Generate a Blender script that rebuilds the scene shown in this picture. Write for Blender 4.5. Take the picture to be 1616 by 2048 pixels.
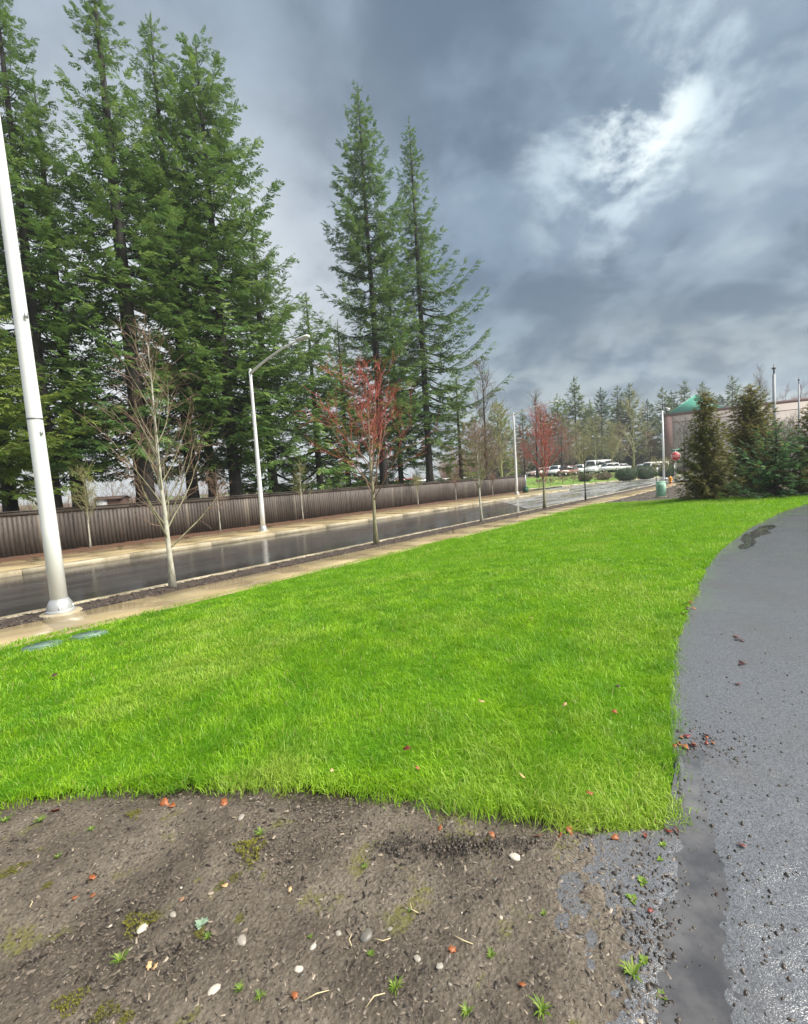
import bpy, math, random
import numpy as np
from mathutils import Vector, Matrix
rng = np.random.default_rng(7)
random.seed(7)
S = bpy.context.scene
COL = S.collection
for o in list(bpy.data.objects):
    bpy.data.objects.remove(o)

# ------------------------------------------------------------------ camera
F, PITCH, ROLL, EYE = 920.0, math.radians(3.9), math.radians(-3.6), 2.0     # focal length in pixels of a 1616 px wide picture
cp, sp = math.cos(PITCH), math.sin(PITCH)
_up = np.array([0, sp, cp]); _rt = np.array([1.0, 0, 0])
FW = np.array([0, cp, -sp])
RT = math.cos(ROLL) * _rt + math.sin(ROLL) * _up
UP = -math.sin(ROLL) * _rt + math.cos(ROLL) * _up
cd = bpy.data.cameras.new('camera')
cd.sensor_fit = 'HORIZONTAL'; cd.sensor_width = 36.0; cd.lens = 36.0 * F / 1616.0
cd.clip_start = 0.05; cd.clip_end = 4000
camo = bpy.data.objects.new('camera', cd); COL.objects.link(camo)
camo.matrix_world = Matrix(((RT[0], UP[0], -FW[0], 0), (RT[1], UP[1], -FW[1], 0), (RT[2], UP[2], -FW[2], EYE), (0, 0, 0, 1)))
S.camera = camo
S.render.resolution_x, S.render.resolution_y = 808, 1024
S.render.engine = 'CYCLES'
cy = S.cycles
cy.max_bounces = 5; cy.diffuse_bounces = 2; cy.glossy_bounces = 2; cy.transmission_bounces = 3; cy.transparent_max_bounces = 4

# ------------------------------------------------------------------ light
SUN_AZ, SUN_EL = math.radians(105.0), math.radians(52.0)
GAP_AZ, GAP_EL = math.radians(28.0), math.radians(31.5)        # where the cloud deck is torn open
S.view_settings.view_transform = 'Standard'; S.view_settings.look = 'None'
S.view_settings.gamma = 1.0; S.view_settings.use_curve_mapping = False
S.view_settings.exposure = 2.58
sl = bpy.data.lights.new('sun', 'SUN'); sl.energy = 1.5; sl.angle = math.radians(50); sl.color = (1.0, 0.95, 0.86)
so = bpy.data.objects.new('sun', sl); COL.objects.link(so)
sdir = Vector((math.sin(SUN_AZ) * math.cos(SUN_EL), math.cos(SUN_AZ) * math.cos(SUN_EL), math.sin(SUN_EL)))
so.rotation_euler = (-sdir).to_track_quat('-Z', 'Y').to_euler()


class NT:
    """small helper for node trees"""
    def __init__(s, tree):
        s.t = tree; s.n = tree.nodes; s.l = tree.links
    def node(s, typ, **kw):
        n = s.n.new(typ)
        for k, v in kw.items():
            setattr(n, k, v)
        return n
    def put(s, sock, v):
        if isinstance(v, bpy.types.NodeSocket): s.l.new(v, sock)
        elif v is not None:
            if hasattr(sock.default_value, '__len__') and not hasattr(v, '__len__'): v = [v] * len(sock.default_value)
            if hasattr(sock.default_value, '__len__') and len(sock.default_value) == 4 and len(v) == 3: v = (*v, 1)
            sock.default_value = v
    def math(s, op, a, b=None, c=None, clamp=False):
        n = s.node('ShaderNodeMath', operation=op, use_clamp=clamp)
        for i, v in enumerate((a, b, c)):
            if v is not None: s.put(n.inputs[i], v)
        return n.outputs[0]
    def vmath(s, op, a, b=None, scale=None):
        n = s.node('ShaderNodeVectorMath', operation=op)
        s.put(n.inputs[0], a)
        if b is not None: s.put(n.inputs[1], b)
        if scale is not None: s.put(n.inputs['Scale'], scale)
        return n.outputs['Value'] if op in ('DOT_PRODUCT', 'LENGTH') else n.outputs['Vector']
    def mix(s, f, a, b, blend='MIX'):
        n = s.node('ShaderNodeMix', data_type='RGBA', blend_type=blend)
        s.put(n.inputs[0], f); s.put(n.inputs[6], a); s.put(n.inputs[7], b)
        return n.outputs[2]
    def noise(s, vec, scale, detail=3, rough=0.5, dist=0.0, out=0):
        n = s.node('ShaderNodeTexNoise')
        if vec is not None: s.put(n.inputs['Vector'], vec)
        s.put(n.inputs['Scale'], scale); s.put(n.inputs['Detail'], detail); s.put(n.inputs['Roughness'], rough); s.put(n.inputs['Distortion'], dist)
        return n.outputs[out]
    def voro(s, vec, scale, feature='F1', out='Distance', rnd=1.0):
        n = s.node('ShaderNodeTexVoronoi', feature=feature)
        if vec is not None: s.put(n.inputs['Vector'], vec)
        s.put(n.inputs['Scale'], scale); s.put(n.inputs['Randomness'], rnd)
        return n.outputs[out]
    def ramp(s, f, a, b, lo=0.0, hi=1.0, smooth=True):
        n = s.node('ShaderNodeMapRange', interpolation_type='SMOOTHSTEP' if smooth else 'LINEAR', clamp=True)
        s.put(n.inputs[0], f)
        for i, v in zip((1, 2, 3, 4), (a, b, lo, hi)): s.put(n.inputs[i], v)
        return n.outputs[0]
    def mapping(s, vec, scale=(1, 1, 1), rot=(0, 0, 0), loc=(0, 0, 0)):
        n = s.node('ShaderNodeMapping'); s.put(n.inputs[0], vec)
        n.inputs['Location'].default_value = loc; n.inputs['Rotation'].default_value = rot; n.inputs['Scale'].default_value = scale
        return n.outputs[0]


def build_world():
    w = bpy.data.worlds.new('World'); S.world = w; w.use_nodes = True
    w.cycles.sampling_method = 'MANUAL'; w.cycles.sample_map_resolution = 256
    k = NT(w.node_tree); k.n.clear()
    out = k.node('ShaderNodeOutputWorld'); bg = k.node('ShaderNodeBackground'); k.l.new(bg.outputs[0], out.inputs[0])
    sky = k.node('ShaderNodeTexSky', sky_type='NISHITA'); sky.sun_disc = False
    sky.sun_elevation = SUN_EL; sky.sun_rotation = SUN_AZ; sky.dust_density = 2.5
    tc = k.node('ShaderNodeTexCoord'); d = k.vmath('NORMALIZE', tc.outputs['Generated'])
    sep = k.node('ShaderNodeSeparateXYZ'); k.l.new(d, sep.inputs[0])
    z = k.math('MAXIMUM', sep.outputs[2], 0.0)
    # project the direction on a cloud deck, so clouds flatten towards the horizon
    inv = k.math('DIVIDE', 1.0, k.math('ADD', z, 0.38))
    deck = k.vmath('SCALE', d, scale=inv)
    deck = k.mapping(deck, (1.15, 1.15, 1.0), loc=(3.1, 1.7, 0.4))
    warp = k.vmath('SCALE', k.vmath('SUBTRACT', k.noise(deck, 2.0, 3, 0.5, out=1), (0.5, 0.5, 0.5)), scale=0.18)
    q = k.vmath('ADD', deck, warp)
    big = k.noise(q, 1.3, 3, 0.55)
    fine = k.noise(q, 3.4, 6, 0.58)
    dens = k.math('ADD', k.math('MULTIPLY', big, 0.60), k.math('MULTIPLY', fine, 0.50))
    light = k.ramp(dens, 0.44, 0.79)
    c_dark = (0.120, 0.182, 0.262); c_mid = (0.240, 0.332, 0.440); c_light = (0.40, 0.50, 0.58)
    c = k.mix(k.ramp(light, 0.0, 0.55), c_dark, c_mid)
    c = k.mix(k.ramp(light, 0.5, 1.0), c, c_light)
    # a ragged break in the deck
    gap = Vector((math.sin(GAP_AZ) * math.cos(GAP_EL), math.cos(GAP_AZ) * math.cos(GAP_EL), math.sin(GAP_EL)))
    ang = k.vmath('DOT_PRODUCT', d, tuple(gap))
    near = k.ramp(ang, math.cos(math.radians(13.5)), math.cos(math.radians(1)))
    wn = k.noise(k.vmath('ADD', q, (5.2, 1.3, 0.0)), 5.5, 6, 0.58, 0.0)
    wisps = k.ramp(k.math('ADD', wn, k.math('MULTIPLY', near, 0.08)), 0.49, 0.74)
    c = k.mix(k.math('MULTIPLY', k.math('POWER', near, 0.7), wisps, clamp=True), c, (0.62, 0.76, 0.84))
    core = k.math('MULTIPLY', k.ramp(ang, math.cos(math.radians(6.0)), 1.0), k.ramp(wn, 0.44, 0.62))
    c = k.mix(core, c, (1.0, 1.1, 1.12))
    # low cloud: greyer and lighter, with a bright clearing low on the left behind the firs
    lowband = k.ramp(z, 0.0, 0.42, 1.0, 0.0)
    c = k.mix(k.math('MULTIPLY', lowband, k.ramp(fine, 0.36, 0.60, 0.15, 0.85)), c, (0.52, 0.59, 0.59))
    lf = k.math('MULTIPLY', k.ramp(sep.outputs[0], 0.20, -0.38), k.ramp(z, 0.25, 0.85, 1.0, 0.0))
    clear = k.math('MULTIPLY', lf, k.ramp(fine, 0.25, 0.55, 0.6, 1.0))
    c = k.mix(clear, c, (0.86, 0.90, 0.93))
    c = k.mix(0.95, k.vmath('SCALE', sky.outputs[0], scale=0.10), c)
    sc = k.vmath('SCALE', c, scale=10.0 * 0.182)
    k.l.new(sc, bg.inputs[0]); bg.inputs[1].default_value = 0.1

build_world()

# ------------------------------------------------------------------ places
AZ = math.radians(40.4)                      # compass of the road, measured from the view direction
UD = np.array([math.sin(AZ), math.cos(AZ)]); VD = np.array([-math.cos(AZ), math.sin(AZ)])
def uvw(u, v, z=0.0):
    p = UD * u + VD * v
    return (float(p[0]), float(p[1]), z)
def to_uv(x, y):
    return x * UD[0] + y * UD[1], x * VD[0] + y * VD[1]
def sstep(a, b, t):
    t = np.clip((np.asarray(t, float) - a) / (b - a), 0, 1)
    return t * t * (3 - 2 * t)
V_LAWN, V_WALK, V_BARK, V_KERB, V_FKERB, V_FWALK, V_FBARK, V_FENCE = 8.68, 9.85, 10.72, 10.92, 17.95, 18.35, 21.4, 22.85
ROADZ = -0.13
def zg(x, y):
    """height of the lawn, soil and path: a low bank that falls to the sidewalk"""
    u, v = to_uv(np.asarray(x, float), np.asarray(y, float))
    z = 0.40 * (1 - sstep(1.5, 8.7, v))
    z = z * (1 - sstep(36, 46, u))
    z = z + 0.75 * np.exp(-(((u - 35.5) / 6.0) ** 2 + ((v + 0.5) / 4.2) ** 2))     # planted mound
    z = z + 0.018 * np.sin(x * 1.3 + 0.4) * np.sin(y * 1.1) * (1 - sstep(7, 8.6, v))
    return z
def ray(px, py):
    return (px - 808) * RT + (1024 - py) * UP + F * FW
def ground(px, py, fn=zg):
    d = ray(px, py); z = 0.2
    for _ in range(25):
        t = (z - EYE) / d[2]; z = 0.5 * z + 0.5 * float(fn(d[0] * t, d[1] * t))
    return np.array([d[0] * t, d[1] * t, z])
def ground_many(px, py):
    d = (np.asarray(px) - 808)[:, None] * RT + (1024 - np.asarray(py))[:, None] * UP + F * FW; z = np.full(len(d), 0.2)
    for _ in range(25):
        t = (z - EYE) / d[:, 2]; z = 0.5 * z + 0.5 * zg(d[:, 0] * t, d[:, 1] * t)
    return np.stack([d[:, 0] * t, d[:, 1] * t, z], -1)
def x_at(px, D, z=0.0):
    """world x of a point at depth D and height z seen in column px"""
    dz = z - EYE
    return ((px - 808) * (D * cp - dz * sp) / F - D * RT[1] - dz * RT[2]) / RT[0]
def z_at(py, X, D):
    k = (1024 - py) / F
    return EYE + (k * D * cp - X * UP[0] - D * UP[1]) / (UP[2] + k * sp)

# ------------------------------------------------------------------ mesh helpers
class MB:
    def __init__(s):
        s.v = []; s.f = []; s.n = 0; s.a = []; s.pend = {}
    def add(s, verts, faces, attr=None):
        verts = np.asarray(verts, float).reshape(-1, 3)
        if isinstance(faces, np.ndarray): s.f.append(faces + s.n)
        else:
            by = {}
            for f in faces: by.setdefault(len(f), []).append(f)
            for fs in by.values(): s.f.append(np.array(fs, int) + s.n)
        s.v.append(verts); s.n += len(verts)
        if attr is None: attr = 0.5
        s.a.append(np.broadcast_to(np.asarray(attr, float), (len(verts),)))
        return s
    def box(s, c, size, rot=0.0, taper=1.0):
        x, y, z = [q / 2 for q in size]
        v = np.array([(-x, -y, -z), (x, -y, -z), (x, y, -z), (-x, y, -z), (-x * taper, -y * taper, z), (x * taper, -y * taper, z), (x * taper, y * taper, z), (-x * taper, y * taper, z)])
        c_, s_ = math.cos(rot), math.sin(rot)
        v[:, :2] = v[:, :2] @ np.array([[c_, s_], [-s_, c_]])
        return s.add(v + np.array(c), np.array([(0, 3, 2, 1), (4, 5, 6, 7), (0, 1, 5, 4), (1, 2, 6, 5), (2, 3, 7, 6), (3, 0, 4, 7)]))
    def tube(s, pts, rad, n=6, cap=True, attr=None):
        m = len(pts)
        if not cap:
            s.pend.setdefault((m, n), []).append((pts, rad, 0.5 if attr is None else attr)); return s
        pts = np.asarray(pts, float); rad = np.broadcast_to(np.asarray(rad, float), (m,))
        tg = np.gradient(pts, axis=0); tg /= np.linalg.norm(tg, axis=1)[:, None] + 1e-9
        a = np.array([0, 0, 1.0]) if abs(tg[0][2]) < 0.9 else np.array([1.0, 0, 0])
        e1 = np.cross(tg, a); e1 /= np.linalg.norm(e1, axis=1)[:, None] + 1e-9
        e2 = np.cross(tg, e1)
        th = np.arange(n) * 2 * math.pi / n
        v = pts[:, None, :] + rad[:, None, None] * (np.cos(th)[None, :, None] * e1[:, None, :] + np.sin(th)[None, :, None] * e2[:, None, :])
        i = np.arange(m - 1)[:, None] * n; j = np.arange(n)[None, :]; j2 = (j + 1) % n
        q = np.stack([i + j, i + j2, i + n + j2, i + n + j], -1).reshape(-1, 4)
        s.add(v.reshape(-1, 3), q, attr)
        if cap and n > 3:
            s.f.append(np.array([[s.n - n * m + k for k in range(n)][::-1]]))
            s.f.append(np.array([[s.n - n + k for k in range(n)]]))
        return s
    def lathe(s, prof, c=(0, 0, 0), n=16):
        prof = np.asarray(prof, float)
        th = np.arange(n) * 2 * math.pi / n
        v = np.stack([prof[:, 0][:, None] * np.cos(th), prof[:, 0][:, None] * np.sin(th), np.repeat(prof[:, 1][:, None], n, 1)], -1) + np.array(c)
        m = len(prof); i = np.arange(m - 1)[:, None] * n; j = np.arange(n)[None, :]; j2 = (j + 1) % n
        s.add(v.reshape(-1, 3), np.stack([i + j, i + j2, i + n + j2, i + n + j], -1).reshape(-1, 4))
        s.f.append(np.array([[s.n - n + k for k in range(n)]]))
        return s
    def prism(s, poly, z0, z1):
        """poly: xy outline counter-clockwise"""
        n = len(poly); v = [(x, y, z0) for x, y in poly] + [(x, y, z1) for x, y in poly]
        fs = [tuple(range(n))[::-1], tuple(range(n, 2 * n))] + [(i, (i + 1) % n, n + (i + 1) % n, n + i) for i in range(n)]
        return s.add(v, fs)
    def grid(s, X, Y, Z):
        a, b = X.shape
        i = np.arange(a - 1)[:, None] * b; j = np.arange(b - 1)[None, :]
        q = np.stack([i + j, i + b + j, i + b + j + 1, i + j + 1], -1).reshape(-1, 4)
        return s.add(np.stack([X, Y, Z], -1).reshape(-1, 3), q)
    def flush(s):
        for (m, n), items in s.pend.items():
            k = len(items); P = np.array([i[0] for i in items], float); R = np.array([i[1] for i in items], float); at = np.array([i[2] for i in items], float)
            tg = np.empty_like(P); tg[:, 1:-1] = P[:, 2:] - P[:, :-2]; tg[:, 0] = P[:, 1] - P[:, 0]; tg[:, -1] = P[:, -1] - P[:, -2]
            tg /= np.linalg.norm(tg, axis=2)[..., None] + 1e-9
            a = np.where(np.abs(tg[:, :1, 2:3]) < 0.9, np.array([0, 0, 1.0]), np.array([1.0, 0, 0]))
            e1 = np.cross(tg, np.broadcast_to(a, tg.shape)); e1 /= np.linalg.norm(e1, axis=2)[..., None] + 1e-9; e2 = np.cross(tg, e1)
            th = np.arange(n) * 2 * math.pi / n
            v = P[:, :, None, :] + R[:, :, None, None] * (np.cos(th)[:, None] * e1[:, :, None, :] + np.sin(th)[:, None] * e2[:, :, None, :])
            i = np.arange(m - 1)[:, None] * n; j = np.arange(n)[None, :]; j2 = (j + 1) % n
            q = np.stack([i + j, i + j2, i + n + j2, i + n + j], -1).reshape(-1, 4)
            s.add(v.reshape(-1, 3), (np.arange(k)[:, None, None] * (m * n) + q[None]).reshape(-1, 4), np.repeat(at, m * n))
        s.pend = {}
    def mesh(s, name, smooth=False):
        s.flush()
        me = bpy.data.meshes.new(name)
        v = np.concatenate(s.v) if s.v else np.zeros((0, 3))
        me.vertices.add(len(v)); me.vertices.foreach_set('co', v.astype(np.float32).ravel())
        tot = np.concatenate([np.full(len(f), f.shape[1]) for f in s.f]); idx = np.concatenate([f.ravel() for f in s.f])
        me.loops.add(len(idx)); me.loops.foreach_set('vertex_index', idx.astype(np.int32))
        me.polygons.add(len(tot)); me.polygons.foreach_set('loop_start', (np.cumsum(tot) - tot).astype(np.int32))
        me.polygons.foreach_set('loop_total', tot.astype(np.int32))
        at = me.attributes.new('rnd', 'FLOAT', 'POINT'); at.data.foreach_set('value', np.concatenate(s.a).astype(np.float32))
        me.update(calc_edges=True); me.validate()
        if smooth: me.polygons.foreach_set('use_smooth', np.ones(len(me.polygons), bool)); me.update()
        return me
    def build(s, name, mat, parent=None, smooth=False, loc=None):
        return link(name, s.mesh(name, smooth), mat, parent, loc)
def link(name, me, mat=None, parent=None, loc=None):
    if mat is not None and not me.materials: me.materials.append(mat)
    o = bpy.data.objects.new(name, me); COL.objects.link(o)
    if parent is not None: o.parent = parent
    if loc is not None: o.location = loc
    return o
def tag(o, label=None, cat=None, group=None, kind=None):
    if label: o['label'] = label
    if cat: o['category'] = cat
    if group: o['group'] = group
    if kind: o['kind'] = kind
    return o
def thing(name, label, cat, loc=(0, 0, 0), rz=0.0, group=None):
    o = bpy.data.objects.new(name, None); COL.objects.link(o); o.empty_display_size = 0.2
    o.location = loc; o.rotation_euler = (0, 0, rz)
    return tag(o, label, cat, group)
def copy_tree(o, parent=None):
    c = o.copy(); COL.objects.link(c); c.parent = parent
    for ch in o.children: copy_tree(ch, c)
    return c

# ------------------------------------------------------------------ materials
MATS = {}
def mat(name):
    m = bpy.data.materials.new(name); m.use_nodes = True
    k = NT(m.node_tree); b = m.node_tree.nodes['Principled BSDF']; MATS[name] = m
    return m, k, b
def pos(k):
    return k.node('ShaderNodeNewGeometry').outputs['Position']
def objc(k):
    return k.node('ShaderNodeTexCoord').outputs['Object']
def bump(k, b, h, strength=0.3, dist=0.02):
    n = k.node('ShaderNodeBump'); n.inputs['Strength'].default_value = strength; n.inputs['Distance'].default_value = dist
    k.l.new(h, n.inputs['Height']); k.l.new(n.outputs[0], b.inputs['Normal'])
def rndattr(k):
    a = k.node('ShaderNodeAttribute', attribute_name='rnd'); return a.outputs['Fac']
def plain(name, col, rough=0.6, metal=0.0, var=0.15, scale=6.0, bmp=0.0, wet=0.0):
    m, k, b = mat(name)
    n = k.noise(objc(k), scale, 5, 0.6)
    c2 = tuple(c * (1 - var * 1.6) for c in col); c1 = tuple(min(1, c * (1 + var)) for c in col)
    k.put(b.inputs['Base Color'], k.mix(n, c2, c1)); b.inputs['Metallic'].default_value = metal
    k.put(b.inputs['Roughness'], k.ramp(n, 0.3, 0.7, rough * (1 - wet), min(1, rough * 1.1)))
    if bmp: bump(k, b, k.noise(objc(k), scale * 6, 4, 0.6), bmp, 0.01)
    return m
def leafmat(name, cols, trans=0.3, rough=0.55, scale=0.5, spec=0.35):
    """foliage: colour differs from leaf to leaf and from clump to clump; light passes through the leaf"""
    m, k, b = mat(name)
    r = rndattr(k); n = k.noise(pos(k), scale, 3, 0.6)
    c = k.mix(k.ramp(n, 0.3, 0.7), cols[0], cols[1]); c = k.mix(k.ramp(r, 0.55, 1.0), c, cols[2])
    k.put(b.inputs['Base Color'], c); b.inputs['Roughness'].default_value = rough; b.inputs['Specular IOR Level'].default_value = spec
    t = k.node('ShaderNodeBsdfTranslucent'); k.put(t.inputs[0], k.mix(0.35, c, cols[2]))
    mx = k.node('ShaderNodeMixShader'); mx.inputs[0].default_value = trans
    k.l.new(b.outputs[0], mx.inputs[1]); k.l.new(t.outputs[0], mx.inputs[2])
    k.l.new(mx.outputs[0], m.node_tree.nodes['Material Output'].inputs[0])
    return m

def make_materials():
    # wet asphalt of the street
    m, k, b = mat('road_asphalt'); p = pos(k)
    al = k.mapping(p, (1, 1, 1), rot=(0, 0, AZ))                     # y runs along the road
    st = k.mapping(al, (1.6, 0.10, 1))
    n1 = k.noise(st, 1.0, 4, 0.55); n2 = k.noise(p, 55, 3, 0.6); n3 = k.noise(p, 0.45, 3, 0.5)
    k.put(b.inputs['Base Color'], k.mix(k.ramp(n1, 0.3, 0.7), (0.020, 0.021, 0.022), (0.060, 0.060, 0.060)))
    k.put(b.inputs['Roughness'], k.math('ADD', k.ramp(n1, 0.42, 0.64, 0.035, 0.17), k.math('MULTIPLY', n3, 0.04)))
    k.put(b.inputs['IOR'], 1.55)
    h = k.math('ADD', k.math('MULTIPLY', n2, 0.25), k.math('MULTIPLY', k.noise(p, 3.0, 3, 0.5), 0.6))
    bump(k, b, h, 0.22, 0.02)
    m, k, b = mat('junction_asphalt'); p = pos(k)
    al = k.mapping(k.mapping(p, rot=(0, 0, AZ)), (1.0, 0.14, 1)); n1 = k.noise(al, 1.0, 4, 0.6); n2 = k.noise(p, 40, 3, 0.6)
    k.put(b.inputs['Base Color'], k.mix(k.ramp(n1, 0.35, 0.65), (0.17, 0.17, 0.17), (0.30, 0.30, 0.29))); k.put(b.inputs['IOR'], 1.5)  # pale base colour paints in the sky reflected by the wet far road
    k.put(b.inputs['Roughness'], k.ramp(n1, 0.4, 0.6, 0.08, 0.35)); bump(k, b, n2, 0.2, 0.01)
    # wet path: coarse aggregate, water standing between the stones
    m, k, b = mat('path_asphalt'); p = pos(k)
    pw = k.vmath('ADD', p, k.vmath('SCALE', k.noise(p, 60, 2, 0.5, out=1), scale=0.012)); v = k.voro(pw, 190); vc = k.voro(pw, 190, out='Color'); n = k.noise(p, 1.3, 4, 0.6); n2 = k.noise(p, 260, 2, 0.5)
    c = k.mix(vc, (0.058, 0.062, 0.070), (0.175, 0.182, 0.198)); c = k.mix(k.ramp(n, 0.45, 0.7, 0, 0.35), c, (0.105, 0.095, 0.085))
    k.put(b.inputs['Base Color'], c)
    k.put(b.inputs['Roughness'], k.ramp(n, 0.38, 0.62, 0.05, 0.19))
    h = k.math('ADD', k.math('MULTIPLY', v, -0.9), k.math('MULTIPLY', n2, 0.35))
    k.put(b.inputs['IOR'], 1.6); bump(k, b, h, 0.38, 0.004)
    # standing water over asphalt
    m, k, b = mat('water'); p = pos(k)
    k.put(b.inputs['Base Color'], k.mix(k.ramp(k.noise(p, 5.0, 5, 0.65), 0.3, 0.7), (0.050, 0.050, 0.054), (0.115, 0.112, 0.115))); k.put(b.inputs['Roughness'], 0.03); k.put(b.inputs['IOR'], 1.33)
    b.inputs['Coat Weight'].default_value = 0.6; b.inputs['Coat Roughness'].default_value = 0.01
    bump(k, b, k.noise(p, 9, 2, 0.5), 0.03, 0.01)
    # wet concrete
    m, k, b = mat('concrete'); p = pos(k)
    n = k.noise(p, 0.9, 5, 0.6); f = k.noise(p, 28, 4, 0.65); al = k.mapping(k.mapping(p, rot=(0, 0, AZ)), (1.2, 0.25, 1)); n2 = k.noise(al, 1.3, 4, 0.6)
    c = k.mix(k.ramp(n2, 0.3, 0.7), (0.30, 0.225, 0.115), (0.48, 0.38, 0.215)); c = k.mix(k.ramp(f, 0.4, 0.75, 0, 0.4), c, (0.42, 0.38, 0.30))
    k.put(b.inputs['Base Color'], c)
    k.put(b.inputs['Roughness'], k.ramp(n, 0.42, 0.62, 0.04, 0.24)); k.put(b.inputs['IOR'], 1.55); bump(k, b, f, 0.08, 0.006)
    m, k, b = mat('kerb_concrete'); p = pos(k)
    n = k.noise(p, 1.7, 5, 0.65); f = k.noise(p, 40, 3, 0.6)
    c = k.mix(k.ramp(n, 0.3, 0.7), (0.30, 0.25, 0.16), (0.48, 0.42, 0.30)); c = k.mix(k.ramp(f, 0.45, 0.8, 0, 0.5), c, (0.16, 0.13, 0.09))
    k.put(b.inputs['Base Color'], c); k.put(b.inputs['Roughness'], k.ramp(n, 0.35, 0.65, 0.22, 0.6)); bump(k, b, f, 0.2, 0.006)
    # soils
    m, k, b = mat('soil'); p = pos(k)
    n = k.noise(p, 2.2, 5, 0.6); f = k.noise(p, 60, 6, 0.7); ch = k.voro(k.mapping(p, (1, 1, 1), rot=(0, 0, 0.6)), 70, out='Color')
    c = k.mix(k.ramp(n, 0.35, 0.7), (0.052, 0.039, 0.028), (0.195, 0.163, 0.126)); c = k.mix(k.ramp(f, 0.35, 0.7, 0, 0.6), c, (0.030, 0.022, 0.016))
    c = k.mix(k.math('MULTIPLY', ch, 0.22), c, (0.25, 0.21, 0.15))
    moss = k.ramp(k.math('ADD', k.noise(p, 4.5, 5, 0.65), k.math('MULTIPLY', k.noise(p, 40, 3, 0.6), 0.18)), 0.66, 0.76, 0, 0.75)
    c = k.mix(moss, c, (0.13, 0.125, 0.020))
    k.put(b.inputs['Base Color'], c); k.put(b.inputs['Roughness'], k.ramp(f, 0.35, 0.65, 0.38, 0.8))
    bump(k, b, k.math('ADD', f, k.math('MULTIPLY', k.voro(p, 60), 0.7)), 0.8, 0.012)
    m, k, b = mat('lawn_soil'); p = pos(k)
    n = k.noise(p, 14, 5, 0.6)
    k.put(b.inputs['Base Color'], k.mix(n, (0.040, 0.105, 0.008), (0.105, 0.235, 0.012))); b.inputs['Roughness'].default_value = 1.0; b.inputs['Specular IOR Level'].default_value = 0.0
    bump(k, b, n, 0.5, 0.03)
    for nm, a, c_ in (('bark_mulch', (0.020, 0.014, 0.012), (0.085, 0.060, 0.050)), ('red_mulch', (0.034, 0.018, 0.011), (0.145, 0.072, 0.038))):
        m, k, b = mat(nm); p = pos(k)
        f = k.noise(p, 30, 6, 0.75); v = k.voro(p, 24, out='Color')
        c = k.mix(k.ramp(f, 0.35, 0.7), a, c_); c = k.mix(k.math('MULTIPLY', v, 0.35), c, tuple(q * 1.7 for q in c_))
        k.put(b.inputs['Base Color'], c); b.inputs['Roughness'].default_value = 0.7
        bump(k, b, k.math('ADD', f, k.voro(p, 20)), 0.9, 0.04)
    m, k, b = mat('far_ground'); p = pos(k)
    n = k.noise(p, 0.15, 4, 0.6)
    k.put(b.inputs['Base Color'], k.mix(k.ramp(n, 0.4, 0.6), (0.06, 0.08, 0.03), (0.15, 0.12, 0.07))); b.inputs['Roughness'].default_value = 0.9
    m, k, b = mat('verge_turf'); p = pos(k)
    n = k.noise(p, 0.35, 4, 0.6); f = k.noise(p, 9, 5, 0.7)
    c = k.mix(k.ramp(n, 0.42, 0.62), (0.10, 0.22, 0.018), (0.17, 0.25, 0.035)); c = k.mix(k.ramp(f, 0.5, 0.8, 0, 0.7), c, (0.045, 0.085, 0.012))
    k.put(b.inputs['Base Color'], c); b.inputs['Roughness'].default_value = 0.85; bump(k, b, f, 0.8, 0.08)
    # lawn blades
    m, k, b = mat('grass_blade'); p = pos(k); r = rndattr(k)
    n1 = k.noise(p, 0.55, 4, 0.6); n2 = k.noise(p, 2.7, 4, 0.6)
    c = k.mix(k.ramp(n2, 0.32, 0.68), (0.105, 0.305, 0.010), (0.335, 0.580, 0.020))
    c = k.mix(k.ramp(n1, 0.48, 0.66, 0, 0.8), c, (0.430, 0.560, 0.085))
    c = k.mix(k.ramp(r, 0.6, 0.95, 0, 0.6), c, (0.36, 0.54, 0.07)); c = k.mix(k.ramp(r, 0.0, 0.25, 0.6, 0), c, (0.05, 0.16, 0.012)); c = k.mix(k.ramp(r, 0.965, 0.985), c, (0.42, 0.36, 0.16))
    k.put(b.inputs['Base Color'], c); b.inputs['Roughness'].default_value = 0.38; b.inputs['Specular IOR Level'].default_value = 0.35
    t = k.node('ShaderNodeBsdfTranslucent'); k.put(t.inputs[0], k.mix(0.5, c, (0.26, 0.46, 0.02)))
    mx = k.node('ShaderNodeMixShader'); mx.inputs[0].default_value = 0.42
    k.l.new(b.outputs[0], mx.inputs[1]); k.l.new(t.outputs[0], mx.inputs[2]); k.l.new(mx.outputs[0], m.node_tree.nodes['Material Output'].inputs[0])
    # conifers
    leafmat('fir_green', [(0.050, 0.124, 0.030), (0.128, 0.232, 0.052), (0.235, 0.345, 0.088)], 0.32)
    leafmat('fir_dark', [(0.046, 0.112, 0.030), (0.108, 0.200, 0.048), (0.205, 0.305, 0.078)], 0.32)
    leafmat('fir_olive', [(0.080, 0.138, 0.024), (0.168, 0.240, 0.044), (0.260, 0.335, 0.070)], 0.34)
    leafmat('fir_blue', [(0.046, 0.092, 0.056), (0.080, 0.145, 0.085), (0.130, 0.210, 0.115)], 0.26)
    leafmat('cedar', [(0.085, 0.125, 0.026), (0.195, 0.185, 0.050), (0.290, 0.260, 0.080)], 0.36)
    leafmat('spruce', [(0.036, 0.095, 0.034), (0.064, 0.150, 0.048), (0.150, 0.290, 0.090)], 0.34)
    leafmat('far_fir', [(0.080, 0.130, 0.048), (0.130, 0.180, 0.064), (0.190, 0.240, 0.085)], 0.25)
    leafmat('hedge', [(0.020, 0.056, 0.016), (0.036, 0.088, 0.022), (0.075, 0.150, 0.034)], 0.2)
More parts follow.
